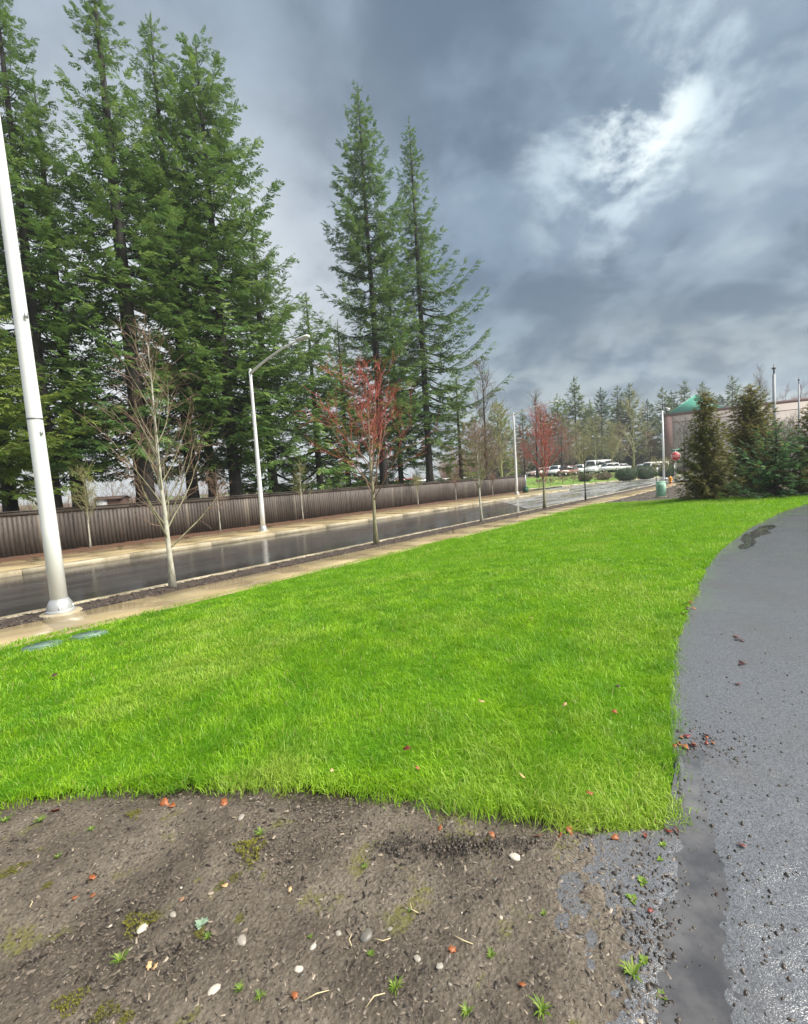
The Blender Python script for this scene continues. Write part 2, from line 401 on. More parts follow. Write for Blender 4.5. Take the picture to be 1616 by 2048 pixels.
    leafmat('low_hedge', [(0.055, 0.075, 0.018), (0.085, 0.110, 0.025), (0.13, 0.16, 0.04)], 0.2)
    leafmat('russet', [(0.10, 0.058, 0.030), (0.14, 0.085, 0.042), (0.18, 0.11, 0.06)], 0.2)
    leafmat('weed', [(0.09, 0.19, 0.02), (0.16, 0.27, 0.03), (0.30, 0.38, 0.08)], 0.35)
    leafmat('pale_weed', [(0.20, 0.30, 0.20), (0.26, 0.38, 0.25), (0.42, 0.52, 0.40)], 0.3)
    leafmat('moss', [(0.10, 0.105, 0.014), (0.155, 0.150, 0.020), (0.24, 0.22, 0.035)], 0.2, 0.9)
    # wood
    for nm, a, c_, sc in (('fir_bark', (0.010, 0.008, 0.007), (0.042, 0.035, 0.030), 5), ('pale_bark', (0.26, 0.25, 0.19), (0.62, 0.60, 0.52), 9),
                          ('mossy_bark', (0.13, 0.13, 0.065), (0.33, 0.30, 0.20), 8), ('olive_twig', (0.19, 0.185, 0.070), (0.36, 0.34, 0.15), 4),
                          ('red_twig', (0.24, 0.040, 0.030), (0.50, 0.105, 0.070), 4), ('brown_twig', (0.13, 0.075, 0.050), (0.30, 0.20, 0.135), 4),
                          ('grey_twig', (0.10, 0.088, 0.075), (0.22, 0.195, 0.170), 4), ('rose_twig', (0.14, 0.075, 0.060), (0.26, 0.16, 0.13), 3)):
        m, k, b = mat(nm); p = objc(k)
        n = k.noise(k.mapping(p, (1, 1, 0.3)), sc, 5, 0.7)
        k.put(b.inputs['Base Color'], k.mix(k.ramp(n, 0.3, 0.7), a, c_)); b.inputs['Roughness'].default_value = 0.75; bump(k, b, n, 0.6, 0.03)
    # fence: every board gets its own tone
    m, k, b = mat('fence_wood'); oi = k.node('ShaderNodeObjectInfo').outputs['Random']; p = pos(k)
    g = k.noise(k.mapping(p, (14, 14, 0.7)), 2.2, 5, 0.7); s_ = k.noise(p, 0.8, 3, 0.6)
    c = k.mix(k.ramp(g, 0.3, 0.7), (0.034, 0.026, 0.022), (0.102, 0.080, 0.066))
    c = k.mix(k.ramp(oi, 0.0, 1.0, 0.0, 0.55), c, (0.105, 0.082, 0.068)); c = k.mix(k.ramp(oi, 0.93, 0.97, 0.0, 0.5), c, (0.21, 0.175, 0.135)); c = k.mix(k.ramp(s_, 0.5, 0.7, 0, 0.4), c, (0.035, 0.028, 0.024))
    k.put(b.inputs['Base Color'], c); b.inputs['Roughness'].default_value = 0.6; bump(k, b, g, 0.5, 0.01)
    # painted and other hard things
    plain('white_paint', (0.76, 0.77, 0.78), 0.38, 0.0, 0.07, 2.2); plain('galvanised', (0.48, 0.49, 0.50), 0.42, 0.5, 0.12, 4); plain('weathered', (0.25, 0.27, 0.29), 0.55, 0.2, 0.1, 2); plain('dark_metal', (0.10, 0.105, 0.11), 0.5, 0.4)
    plain('stop_red', (0.52, 0.018, 0.028), 0.4, 0, 0.05); plain('sign_green', (0.01, 0.20, 0.13), 0.4, 0, 0.05); plain('sign_white', (0.85, 0.85, 0.85), 0.4, 0, 0.03)
    plain('mint', (0.30, 0.56, 0.42), 0.5, 0, 0.08); plain('mint_dark', (0.11, 0.30, 0.21), 0.5, 0, 0.08); plain('lid_green', (0.13, 0.21, 0.165), 0.35, 0, 0.15)
    plain('box_green', (0.015, 0.09, 0.055), 0.45); plain('hydrant_yellow', (0.75, 0.34, 0.015), 0.4, 0, 0.06); plain('hydrant_red', (0.35, 0.03, 0.02), 0.5)
    plain('lens', (0.75, 0.75, 0.70), 0.25, 0, 0.02)
    m = plain('stucco', (0.52, 0.455, 0.42), 0.8, 0, 0.10, 0.5, 0.2); plain('coping', (0.15, 0.075, 0.068), 0.7, 0, 0.15); plain('pilaster', (0.20, 0.115, 0.10), 0.7, 0, 0.15)
    plain('roof_green', (0.07, 0.30, 0.22), 0.45, 0.1, 0.06); plain('brick_red', (0.14, 0.075, 0.055), 0.8, 0, 0.2)
    for nm, c in (('car_white', (0.78, 0.79, 0.80)), ('car_silver', (0.45, 0.46, 0.48)), ('car_brown', (0.20, 0.10, 0.07)), ('car_red', (0.40, 0.025, 0.030)), ('car_dark', (0.04, 0.045, 0.05)), ('bus_yellow', (0.75, 0.40, 0.02)), ('car_pink', (0.52, 0.40, 0.38))):
        m = plain(nm, c, 0.25, 0, 0.03); m.node_tree.nodes['Principled BSDF'].inputs['Coat Weight'].default_value = 0.6
    plain('car_glass', (0.02, 0.03, 0.035), 0.06, 0, 0.1); plain('rubber', (0.02, 0.02, 0.02), 0.8); plain('rim', (0.45, 0.45, 0.46), 0.35, 0.8); plain('lamp_red', (0.35, 0.02, 0.02), 0.3)
    # small litter
    m, k, b = mat('chips'); r = rndattr(k)
    c = k.mix(k.ramp(r, 0.0, 0.8), (0.018, 0.013, 0.010), (0.140, 0.112, 0.086)); c = k.mix(k.ramp(r, 0.93, 1.0), c, (0.34, 0.28, 0.21))
    k.put(b.inputs['Base Color'], c); b.inputs['Roughness'].default_value = 0.45
    plain('pebble_pale', (0.30, 0.27, 0.23), 0.45, 0, 0.2, 30); plain('pebble_white', (0.48, 0.43, 0.36), 0.5, 0, 0.12, 30); plain('pebble_grey', (0.15, 0.14, 0.12), 0.4, 0, 0.2, 30); plain('pebble_brown', (0.26, 0.15, 0.09), 0.4, 0, 0.2, 30)
    plain('leaf_orange', (0.30, 0.095, 0.03), 0.45, 0, 0.3, 25); plain('leaf_red', (0.17, 0.028, 0.022), 0.4, 0, 0.3, 25); plain('leaf_tan', (0.55, 0.36, 0.18), 0.5, 0, 0.2, 25); plain('leaf_dark', (0.075, 0.030, 0.024), 0.4, 0, 0.3, 25)
    plain('dry_straw', (0.60, 0.50, 0.30), 0.5, 0, 0.15, 20)
make_materials()
M = MATS

# ------------------------------------------------------------------ the setting: sheets of ground
R3 = 1600.0
tag(MB().grid(*[np.array(a, float) for a in ([[-R3, -R3], [R3, R3]], [[-R3, R3], [-R3, R3]], [[-0.4, -0.4], [-0.4, -0.4]])]).build('ground', M['far_ground']), kind='structure')

VERGE = np.array([(-30, 20.5), (4, 47.5), (15.7, 56.8), (26.4, 64.8), (41.2, 75.0), (60, 87.5), (110, 118), (220, 185)], float)
def verge_pt(t):
    d = np.r_[0, np.cumsum(np.linalg.norm(np.diff(VERGE, axis=0), axis=1))]
    return np.stack([np.interp(t, d, VERGE[:, 0]), np.interp(t, d, VERGE[:, 1])], -1), d[-1]
VN = np.array([-0.585, 0.811]); VT = np.array([0.811, 0.585])
def verge_z(sv):
    return 0.02 + 1.28 * sstep(0.3, 15, sv)
def verge_s(x, y):
    d = np.r_[0, np.cumsum(np.linalg.norm(np.diff(VERGE, axis=0), axis=1))]
    tt = np.linspace(0, d[-1], 900); P, _ = verge_pt(tt)
    # distance along VN: solve for the line that passes through (x,y)
    rel = np.array([x, y]) - P; a = np.abs(rel @ VT); i = np.argmin(a)
    return float(rel[i] @ VN)
def lot_z(x, y):
    return float(verge_z(max(0.0, verge_s(x, y))))

def polygon(name, pts, z, m):
    return tag(MB().add([(x, y, z) for x, y in pts], [tuple(range(len(pts)))]).build(name, m), kind='structure')
road = []
P_, _L = verge_pt(np.linspace(36, 300, 40))
polygon('road', [uvw(-90, V_KERB - 0.3)[:2], uvw(66, V_KERB - 0.3)[:2], uvw(80, -60)[:2], (240, 60)] + [tuple(p + VN * 0.4) for p in P_[::-1]] + [uvw(49, 60)[:2], uvw(49, V_FKERB + 0.3)[:2], uvw(-90, V_FKERB + 0.3)[:2]], ROADZ, M['road_asphalt'])
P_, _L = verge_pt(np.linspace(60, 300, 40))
polygon('junction', [uvw(24, V_KERB + 0.02)[:2], uvw(40, V_KERB + 0.02)[:2], uvw(66, V_KERB - 0.25)[:2], uvw(80, -60)[:2], (240, 60)] + [tuple(p - VN * 0.02) for p in P_[::-1]] + [uvw(47.5, 26)[:2], uvw(47.5, V_FKERB - 0.02)[:2], uvw(33, V_FKERB - 0.02)[:2]], ROADZ + 0.005, M['junction_asphalt'])  # overlay on the road; bright sky reflection is put into its colour
# a few hairline seams and the crown joint of the street are left to the material

def strip(name, v0, v1, u0, u1, z, m, du=0.6, hump=0.0, rough=0.0, seed=1, parent=None):
    r = np.random.default_rng(seed)
    us = np.arange(u0, u1 + du, du); nv = max(3, int(abs(v1 - v0) / 0.16) + 1) if rough or hump else 2
    vs = np.linspace(v0, v1, nv); U, V = np.meshgrid(us, vs, indexing='ij')
    Z = z + hump * np.sin(np.pi * (V - v0) / (v1 - v0)) + rough * r.normal(size=U.shape)
    X = U * UD[0] + V * VD[0]; Y = U * UD[1] + V * VD[1]
    return tag(MB().grid(X[:, ::-1], Y[:, ::-1], Z[:, ::-1]).build(name, m, parent, smooth=True), kind=None if parent else 'structure')

def bar(name, u0, u1, v0, v1, z0, z1, m, parent, bev=0.015):
    """a cast block along the road with chamfered top edges"""
    prof = [(v0, z0), (v0, z1 - bev), (v0 + bev, z1), (v1 - bev, z1), (v1, z1 - bev), (v1, z0)]
    v = [uvw(u0, a, b) for a, b in prof] + [uvw(u1, a, b) for a, b in prof]; n = len(prof)
    fs = [tuple(range(n)), tuple(range(2 * n - 1, n - 1, -1))] + [(i, n + i, n + (i + 1) % n, (i + 1) % n) for i in range(n)]
    return MB().add(v, fs).build(name, m, parent)

def paving():
    kr = thing('kerb', None, None); kr['kind'] = 'structure'
    for i, u in enumerate(np.arange(-9, 57, 3.0)):
        bar('kerb_block', u + 0.012, u + 2.988, V_BARK, V_KERB, ROADZ - 0.1, 0.012, M['kerb_concrete'], kr, 0.025)
    kr = thing('kerb', None, None); kr['kind'] = 'structure'
    for i, u in enumerate(np.arange(-9, 48, 3.0)):
        bar('kerb_block', u + 0.014, u + 2.986, V_FKERB, V_FWALK, ROADZ - 0.1, 0.015, M['kerb_concrete'], kr, 0.03)
    sw = thing('sidewalk', None, None); sw['kind'] = 'structure'
    for u in np.arange(-9, 54, 1.8):
        bar('slab', u + 0.006, u + 1.794, V_LAWN - 0.25, V_WALK, -0.2, 0.006 + 0.004 * math.sin(u), M['concrete'], sw, 0.008)
    sw = thing('sidewalk', None, None); sw['kind'] = 'structure'
    for u in np.arange(-9, 48, 1.8):
        bar('slab', u + 0.006, u + 1.794, V_FWALK + 0.004, V_FBARK, -0.2, 0.010 + 0.004 * math.sin(u * 1.7), M['concrete'], sw, 0.008)
    strip('planting_strip', V_WALK, V_BARK, -9, 57, -0.012, M['bark_mulch'], 0.12, 0.028, 0.008, 3)
    strip('planting_bed', V_FBARK, V_FENCE + 0.6, -9, 48, 0.0, M['red_mulch'], 0.2, 0.05, 0.012, 4)
    strip('field', V_FENCE + 0.4, 95, -120, 49, -0.02, M['far_ground'], 12)
    strip('base_strip', V_LAWN - 1.2, V_KERB, -60, 57, -0.16, M['soil'], 10)
    # verge beyond the junction with its kerb and the car park behind
    ts = np.linspace(30, 300, 120); P, L = verge_pt(ts)
    ss = np.r_[np.linspace(0.2, 15, 14), np.linspace(18, 130, 8)]
    X = P[:, None, 0] + VN[0] * ss; Y = P[:, None, 1] + VN[1] * ss; Z = np.broadcast_to(verge_z(ss), X.shape)
    tag(MB().grid(X, Y, Z).build('verge', M['verge_turf'], smooth=True), kind='structure')
    kr = thing('kerb', None, None); kr['kind'] = 'structure'
    for t in np.arange(40, 150, 3.0):
        a, b = verge_pt(np.array([t + 0.02, t + 2.98]))[0]; n = VN * 0.3
        MB().prism([tuple(a), tuple(b), tuple(b + n), tuple(a + n)], ROADZ - 0.1, 0.03).build('kerb_block', M['kerb_concrete'], kr)
    ss = np.linspace(11.5, 14.0, 3); X = P[:, None, 0] + VN[0] * ss; Y = P[:, None, 1] + VN[1] * ss; Z = np.broadcast_to(verge_z(ss) + 0.01, X.shape)
    tag(MB().grid(X, Y, Z).build('footpath', M['concrete']), kind='structure')
    ss = np.linspace(17.5, 60, 6); X = P[:, None, 0] + VN[0] * ss; Y = P[:, None, 1] + VN[1] * ss; Z = np.broadcast_to(verge_z(ss) + 0.012, X.shape)
    tag(MB().grid(X, Y, Z).build('parking_lot', M['road_asphalt']), kind='structure')
paving()

# lawn, soil and path outlines (seen edges carried down to the ground)
def curve(pts, per=6):
    g = np.array([ground(*p) for p in pts]); n = len(g); out = []
    for i in range(n - 1):
        p0, p1, p2, p3 = g[max(i - 1, 0)], g[i], g[i + 1], g[min(i + 2, n - 1)]
        for t in np.arange(per) / per:
            out.append(0.5 * ((2 * p1) + (-p0 + p2) * t + (2 * p0 - 5 * p1 + 4 * p2 - p3) * t * t + (-p0 + 3 * p1 - 3 * p2 + p3) * t ** 3))
    out.append(g[-1]); return np.array(out)
EDGE_PATH = curve([(1366, 1655), (1354, 1560), (1351, 1450), (1350, 1350), (1362, 1270), (1385, 1210), (1420, 1130), (1470, 1080), (1530, 1042), (1600, 1013), (1680, 994)])
EDGE_DIRT = curve([(-420, 1660), (-200, 1642), (0, 1618), (130, 1597), (300, 1585), (430, 1582), (560, 1584), (680, 1590), (800, 1604), (950, 1630), (1100, 1655), (1200, 1668), (1300, 1664), (1366, 1655)])
p0 = EDGE_PATH[-1]
LAWN_POLY = np.vstack([EDGE_DIRT[:, :2], EDGE_PATH[1:, :2], [ground(1680, 986)[:2]], [g[:2] for g in curve([(1616, 991), (1450, 994), (1350, 998), (1258, 1004)], 3)],
                       [uvw(27.5, V_LAWN)[:2]], [uvw(-7, V_LAWN)[:2]], [uvw(-7, 2.0)[:2]]])
def inside(px, py, poly):
    r = np.zeros(len(px), bool); n = len(poly)
    for i in range(n):
        x1, y1 = poly[i]; x2, y2 = poly[(i + 1) % n]
        if y1 == y2: continue
        c = (y1 > py) != (y2 > py)
        r ^= c & (px < (x2 - x1) * (py - y1) / (y2 - y1) + x1)
    return r
def edge_dist(px, py, poly):
    d = np.full(len(px), 1e9)
    for i in range(len(poly) - 1):
        a, b = poly[i], poly[i + 1]; ab = b - a; L = ab @ ab + 1e-12
        t = np.clip(((px - a[0]) * ab[0] + (py - a[1]) * ab[1]) / L, 0, 1)
        d = np.minimum(d, np.hypot(px - a[0] - t * ab[0], py - a[1] - t * ab[1]))
    return d

PATH_LEFT = [(1290, 2500), (1262, 2048), (1215, 1950), (1185, 1850), (1165, 1760), (1180, 1700), (1310, 1650)]
SOIL = {}
def top_z(x, y):
    """height of what one sees of the ground: bare soil or path, whichever is on top"""
    x = np.asarray(x, float); y = np.asarray(y, float); Z = SOIL['Z']
    fi = (x - SOIL['x0']) / SOIL['g']; fj = (y - SOIL['y0']) / SOIL['g']
    i = np.clip(np.round(fi).astype(int), 0, Z.shape[0] - 1); j = np.clip(np.round(fj).astype(int), 0, Z.shape[1] - 1)
    on = (fi >= 0) & (fi < Z.shape[0]) & (fj >= 0) & (fj < Z.shape[1])
    base = zg(x, y); pz = base + 0.010 + 0.004 * np.sin(x * 2.1) * np.sin(y * 1.7)
    pz = np.where(x > 0.25, pz, base - 0.01)
    if 'PZ' in SOIL:
        PZ = SOIL['PZ']; a = (x - SOIL['px0']) / SOIL['pg']; b = (y - SOIL['py0']) / SOIL['pg']
        ia = np.clip(np.round(a).astype(int), 0, PZ.shape[0] - 1); ib = np.clip(np.round(b).astype(int), 0, PZ.shape[1] - 1)
        pz = np.where((a >= 0) & (a < PZ.shape[0]) & (b >= 0) & (b < PZ.shape[1]) & (np.hypot(x, y) < 2.75), PZ[ia, ib], pz)
    return np.where(on, np.maximum(Z[i, j], pz), pz)
def earth():
    # one sheet under lawn, bank and mound
    us = np.r_[np.arange(-14, 30, 0.5), np.arange(30, 56, 0.5)]; vs = np.r_[np.arange(-26, -2, 2.0), np.arange(-2, V_LAWN, 0.3), V_LAWN + 0.0]
    U, V = np.meshgrid(us, vs, indexing='ij'); X = U * UD[0] + V * VD[0]; Y = U * UD[1] + V * VD[1]
    Z = zg(X, Y) - 0.03
    Z = np.where((np.hypot(X, Y) < 4.0), Z - 0.05, Z)
    tag(MB().grid(X[:, ::-1], Y[:, ::-1], Z[:, ::-1]).build('earth', M['soil'], smooth=True), kind='structure')
    # green floor of the lawn under the blades
    me = MB(); rj = np.random.default_rng(9)
    for g, xs, ys, near in ((0.16, np.arange(-9, 24, 0.16), np.arange(0.8, 34, 0.16), False), (0.04, np.arange(-7.0, 3.0, 0.04), np.arange(1.0, 3.68 + 0.001, 0.04), True)):
        X, Y = np.meshgrid(xs, ys, indexing='ij'); Z = zg(X, Y) + (0.0 if near else 0.002)
        b = len(ys); i = np.arange(len(xs) - 1)[:, None] * b; j = np.arange(b - 1)[None, :]
        q = np.stack([i + j, i + b + j, i + b + j + 1, i + j + 1], -1).reshape(-1, 4)
        cx = (X[:-1, :-1] + g / 2).ravel(); cy = (Y[:-1, :-1] + g / 2).ravel(); inn = inside(cx, cy, LAWN_POLY)
        box = (cx > -6.9) & (cx < 2.9) & (cy < 3.6)
        if near: inn &= (edge_dist(cx, cy, EDGE_DIRT[:, :2]) > 0.05 + 0.05 * rj.random(len(cx))) & (edge_dist(cx, cy, EDGE_PATH[:, :2]) > 0.02)
        else: inn &= ~box
        me.add(np.stack([X, Y, Z], -1).reshape(-1, 3), q[inn])
    tag(me.build('lawn', M['lawn_soil'], smooth=True), kind='structure')
    # bare soil in front, finely uneven
    g = 0.025; xs = np.arange(-4.6, 1.7, g); ys = np.arange(-0.4, 2.9, g); X, Y = np.meshgrid(xs, ys, indexing='ij')
    r = np.random.default_rng(5)
    def vn(c):
        nx, ny = int(6.6 / c) + 3, int(4 / c) + 3; a = r.normal(size=(nx, ny)); fx = (X + 4.6) / c; fy = (Y + 0.4) / c
        ix, iy = fx.astype(int), fy.astype(int); tx, ty = sstep(0, 1, fx - ix), sstep(0, 1, fy - iy)
        return (a[ix, iy] * (1 - tx) + a[ix + 1, iy] * tx) * (1 - ty) + (a[ix, iy + 1] * (1 - tx) + a[ix + 1, iy + 1] * tx) * ty
    inl = inside(X.ravel(), Y.ravel(), LAWN_POLY).reshape(X.shape); eds = edge_dist(X.ravel(), Y.ravel(), EDGE_DIRT[:, :2]).reshape(X.shape)
    Z = zg(X, Y) - 0.004 - 0.10 * inl * np.clip((eds - 0.32) / 0.15, 0, 1) + 0.010 * vn(0.5) + 0.005 * vn(0.15) + 0.0035 * vn(0.05) + 0.002 * r.normal(size=X.shape)
    for (px, py, rad, hh) in ((930, 1702, 0.10, 0.020), (800, 1700, 0.07, 0.022), (1050, 1700, 0.07, 0.015)):     # heaps of dark mould
        c = ground(px, py); Z += hh * np.exp(-(((X - c[0]) / (rad * 1.5)) ** 2 + ((Y - c[1]) / rad) ** 2))
    ec = curve(PATH_LEFT, 6); o_ = np.argsort(ec[:, 1]); ex = np.interp(Y, ec[o_, 1], ec[o_, 0]); Z += (1 - inl) * 0.030 * sstep(-0.9, -0.2, X - ex) * (1 - 0.6 * np.exp(-(eds / 0.10) ** 2)) - 0.070 * sstep(-0.02, 0.50, X - ex) - 0.012 * np.exp(-(eds / 0.10) ** 2) * (1 - sstep(-0.8, -0.3, X - ex)) - 0.020 * inl
    SOIL.update(x0=xs[0], y0=ys[0], g=g, Z=Z)
    tag(MB().grid(X, Y, Z).build('bare_soil', M['soil'], smooth=True), kind='structure')
    # asphalt path: left edge runs under the lawn and frays into the soil
    left = np.vstack([curve(PATH_LEFT, 4)[:, :2] - np.array([0.25, 0.0]), EDGE_PATH[2:, :2] - np.array([0.10, -0.06])])
    nrm = np.array([0.80, -0.60]); ws = np.r_[0.0, 0.13, np.linspace(0.5, 6.5, 14)]
    X = left[:, None, 0] + nrm[0] * ws; Y = left[:, None, 1] + nrm[1] * ws
    Z = zg(X, Y) + 0.010 + 0.004 * np.sin(X * 2.1) * np.sin(Y * 1.7) - 0.03 * (1 - sstep(2.6, 2.9, np.hypot(X, Y)))
    Z[:, 0] -= 0.035
    pm = MB().grid(X, Y, Z)
    g = 0.016; xs = np.arange(0.15, 2.5, g); ys = np.arange(0.4, 2.95, g); X, Y = np.meshgrid(xs, ys, indexing='ij')
    def vn2(c):
        nx, ny = int(2.6 / c) + 3, int(2.8 / c) + 3; a = r.normal(size=(nx, ny)); fx = (X - 0.15) / c; fy = (Y - 0.4) / c
        ix, iy = fx.astype(int), fy.astype(int); tx, ty = sstep(0, 1, fx - ix), sstep(0, 1, fy - iy)
        return (a[ix, iy] * (1 - tx) + a[ix + 1, iy] * tx) * (1 - ty) + (a[ix, iy + 1] * (1 - tx) + a[ix + 1, iy + 1] * tx) * ty
    cl = curve([(1378, 1500), (1384, 1570), (1388, 1640), (1395, 1720), (1400, 1800), (1399, 1880), (1394, 1960), (1388, 2060), (1380, 2300)], 6)
    o_ = np.argsort(cl[:, 1]); cx = np.interp(Y, cl[o_, 1], cl[o_, 0]); hw = np.interp(Y, [0.4, 1.2, 1.6, 2.0, 2.3, 2.6], [0.125, 0.115, 0.085, 0.055, 0.035, 0.03])
    lvl = zg(X, Y) + 0.010 + 0.004 * np.sin(X * 2.1) * np.sin(Y * 1.7)
    Z = lvl + 0.0010 * vn2(0.16) + 0.0011 * vn2(0.05) + 0.0010 * vn2(0.024) + 0.004 - 0.0095 * np.exp(-(np.abs(X - cx) / hw) ** 2.4 * 0.7) - 0.03 * sstep(2.75, 2.92, np.hypot(X, Y))
    ec = curve(PATH_LEFT, 6); o2 = np.argsort(ec[:, 1]); Z = Z - 0.05 * sstep(0.10, 0.28, np.interp(Y, ec[o2, 1], ec[o2, 0]) - X)
    Z = Z - 0.05 * inside(X.ravel(), Y.ravel(), LAWN_POLY).reshape(X.shape)
    pm.grid(X, Y, Z); SOIL.update(px0=xs[0], py0=ys[0], pg=g, PZ=Z)
    tag(pm.build('path', M['path_asphalt'], smooth=True), kind='structure')
    ys = np.linspace(0.45, 2.45, 90); w = np.linspace(-1, 1, 9); cx = np.interp(ys, cl[o_, 1], cl[o_, 0]); hw = np.interp(ys, [0.4, 1.2, 1.6, 2.0, 2.3, 2.6], [0.22, 0.21, 0.17, 0.12, 0.08, 0.06])
    X = cx[:, None] + hw[:, None] * w; Y = np.repeat(ys[:, None], 9, 1); Z = zg(X, Y) + 0.010 + 0.004 * np.sin(X * 2.1) * np.sin(Y * 1.7) - 0.0005
    tag(MB().grid(X[:, ::-1], Y[:, ::-1], Z[:, ::-1]).build('puddle', M['water'], smooth=True), kind='structure')
earth()

def blob(pts, z_off, name, m, wob=0.10):
    from mathutils.geometry import tessellate_polygon
    c = curve(pts + [pts[0]], 14)[:-1]
    r = np.random.default_rng(len(pts)); cen = c.mean(0); n = len(c)
    w = r.normal(0, 1, n); w = (w + np.roll(w, 1)) * 0.5
    nx = np.roll(c, -1, 0) - np.roll(c, 1, 0); nr = np.stack([nx[:, 1], -nx[:, 0]], -1); ln = np.linalg.norm(nr, axis=1)[:, None] + 1e-9
    c[:, :2] += nr / ln * w[:, None] * np.minimum(ln * wob * 3, 0.012)
    c[:, 2] = zg(c[:, 0], c[:, 1]) + 0.010 + 0.004 * np.sin(c[:, 0] * 2.1) * np.sin(c[:, 1] * 1.7) + 0.006
    tris = [tuple(t) for t in tessellate_polygon([[Vector(p) for p in c]])]
    fs = []
    for t in tris:
        A, B, C_ = (c[i] for i in t)
        fs.append(t if np.cross(B - A, C_ - A)[2] > 0 else t[::-1])
    return tag(MB().add(c, fs).build(name, m), kind='structure')
blob([(1482, 1100), (1476, 1094), (1490, 1088), (1482, 1080), (1488, 1070), (1510, 1062), (1522, 1054), (1546, 1051), (1552, 1056), (1536, 1062), (1542, 1067), (1520, 1073), (1508, 1080), (1512, 1087), (1500, 1096)], 0.030, 'puddle', M['water'])

# ------------------------------------------------------------------ lawn grass
def make_grass():
    r = np.random.default_rng(11)
    mb = MB()
    def patch(u, v, c, seed):
        rr = np.random.default_rng(seed); a = rr.random((64, 64)); fx = (u / c) % 63; fy = (v / c) % 63
        ix, iy = fx.astype(int), fy.astype(int); tx, ty = fx - ix, fy - iy
        tx, ty = tx * tx * (3 - 2 * tx), ty * ty * (3 - 2 * ty)
        return (a[ix, iy] * (1 - tx) + a[ix + 1, iy] * tx) * (1 - ty) + (a[ix, iy + 1] * (1 - tx) + a[ix + 1, iy + 1] * tx) * ty
    rings = [(0, 3.2, 8200), (3.2, 5.5, 5200), (5.5, 9, 2500), (9, 15, 1150), (15, 40, 480)]
    for d0, d1, dens in rings:
        n = int(dens * 33 * min(33, 2 * d1)) if d1 < 12 else int(dens * 33 * 33)
        if d1 < 12:
            w = min(9 + 9, 2 * d1); x = r.uniform(-d1, d1, int(dens * 2 * d1 * d1)); y = r.uniform(0, d1, len(x))
        else:
            x = r.uniform(-9, 24, n); y = r.uniform(0.8, 34, n)
        d = np.hypot(x, y); ok = (d >= d0) & (d < d1)
        # only ground the camera side can see, with a wide margin
        ok &= (np.abs(np.arctan2(x, y)) < math.radians(58))
        x, y, d = x[ok], y[ok], d[ok]
        ok = inside(x, y, LAWN_POLY); x, y, d = x[ok], y[ok], d[ok]
        ok = (d > 9) | (patch(x + 40, y + 10, 0.10, 1) > 0.18) | (r.random(len(x)) < 0.6); x, y, d = x[ok], y[ok], d[ok]
        ed0 = np.minimum(edge_dist(x, y, EDGE_DIRT[:, :2]), edge_dist(x, y, EDGE_PATH[:, :2])) if d0 < 9 else np.full(len(x), 9.0)
        ok = ed0 > 0.10 * np.clip(patch(x + 20, y + 20, 0.09, 8) - 0.35, 0, 1) * r.random(len(x)) * 2; x, y, d, ed0 = x[ok], y[ok], d[ok], ed0[ok]
        if d0 < 5:
            e_ = np.where(ed0 < 0.16)[0]; e_ = np.repeat(e_, 2); x = np.r_[x, x[e_] + r.normal(0, 0.02, len(e_))]; y = np.r_[y, y[e_] + r.normal(0, 0.02, len(e_))]; ed0 = np.r_[ed0, ed0[e_]]; d = np.r_[d, d[e_]]
        j = np.where(ed0 < 0.10, 0.022, 0.0); x = x + r.normal(0, 1, len(x)) * j; y = y + r.normal(0, 1, len(x)) * j
        n = len(x); z = zg(x, y)
        sc = np.clip(d / 3.4, 1, 6)
        hgt = (0.016 + 0.026 * patch(x + 50, y + 20, 0.11, 6) + 0.026 * patch(x + 50, y + 20, 0.33, 2) + 0.022 * patch(x + 50, y + 20, 0.9, 3)) * r.uniform(0.5, 1.3, n) * (1 + 0.06 * (sc - 1))
        ed = edge_dist(x, y, EDGE_DIRT[:, :2]); hgt *= 1 - 0.25 * np.exp(-(ed / 0.05) ** 2)
        wid = 0.0018 * r.uniform(0.7, 1.4, n) * (1 + 0.85 * (sc - 1))
        th = r.uniform(0, 2 * np.pi, n)
        # lean has a local habit so the turf shows swirls
        la = 2 * np.pi * patch(x + 30, y + 70, 0.55, 4) * 1.5 + r.normal(0, 1.5, n)
        lean = hgt * np.abs(r.normal(0.75, 0.55, n))
        lx, ly = np.cos(la) * lean, np.sin(la) * lean
        sx, sy = np.cos(th) * wid, np.sin(th) * wid
        b = np.stack([x, y, z - 0.004], -1); sd = np.stack([sx, sy, 0 * sx], -1)
        mid = b + np.stack([lx * 0.36, ly * 0.36, hgt * 0.62], -1); tip = b + np.stack([lx, ly, hgt * np.clip(1.0 - 0.30 * (lean / hgt) ** 2, 0.35, 1)], -1)
        if d0 >= 9:
            v = np.stack([b - sd, b + sd, tip], 1).reshape(-1, 3)
            mb.add(v, np.arange(n)[:, None] * 3 + np.array([[0, 1, 2]]), np.repeat(r.random(n), 3)); continue
        v = np.stack([b - sd, b + sd, mid - sd * 0.8, mid + sd * 0.8, tip], 1).reshape(-1, 3)
        i = np.arange(n)[:, None] * 5
        rn = np.repeat(r.random(n), 5)
        base = mb.n
        mb.add(v, i + np.array([[0, 1, 3, 2]]), rn)
        mb.f.append(base + i + np.array([[2, 3, 4]]))
    print('grass verts', mb.n)
    o = mb.build('lawn_grass', M['grass_blade'])
    tag(o, 'short bright green wet grass of the lawn', 'grass', kind='stuff')
make_grass()

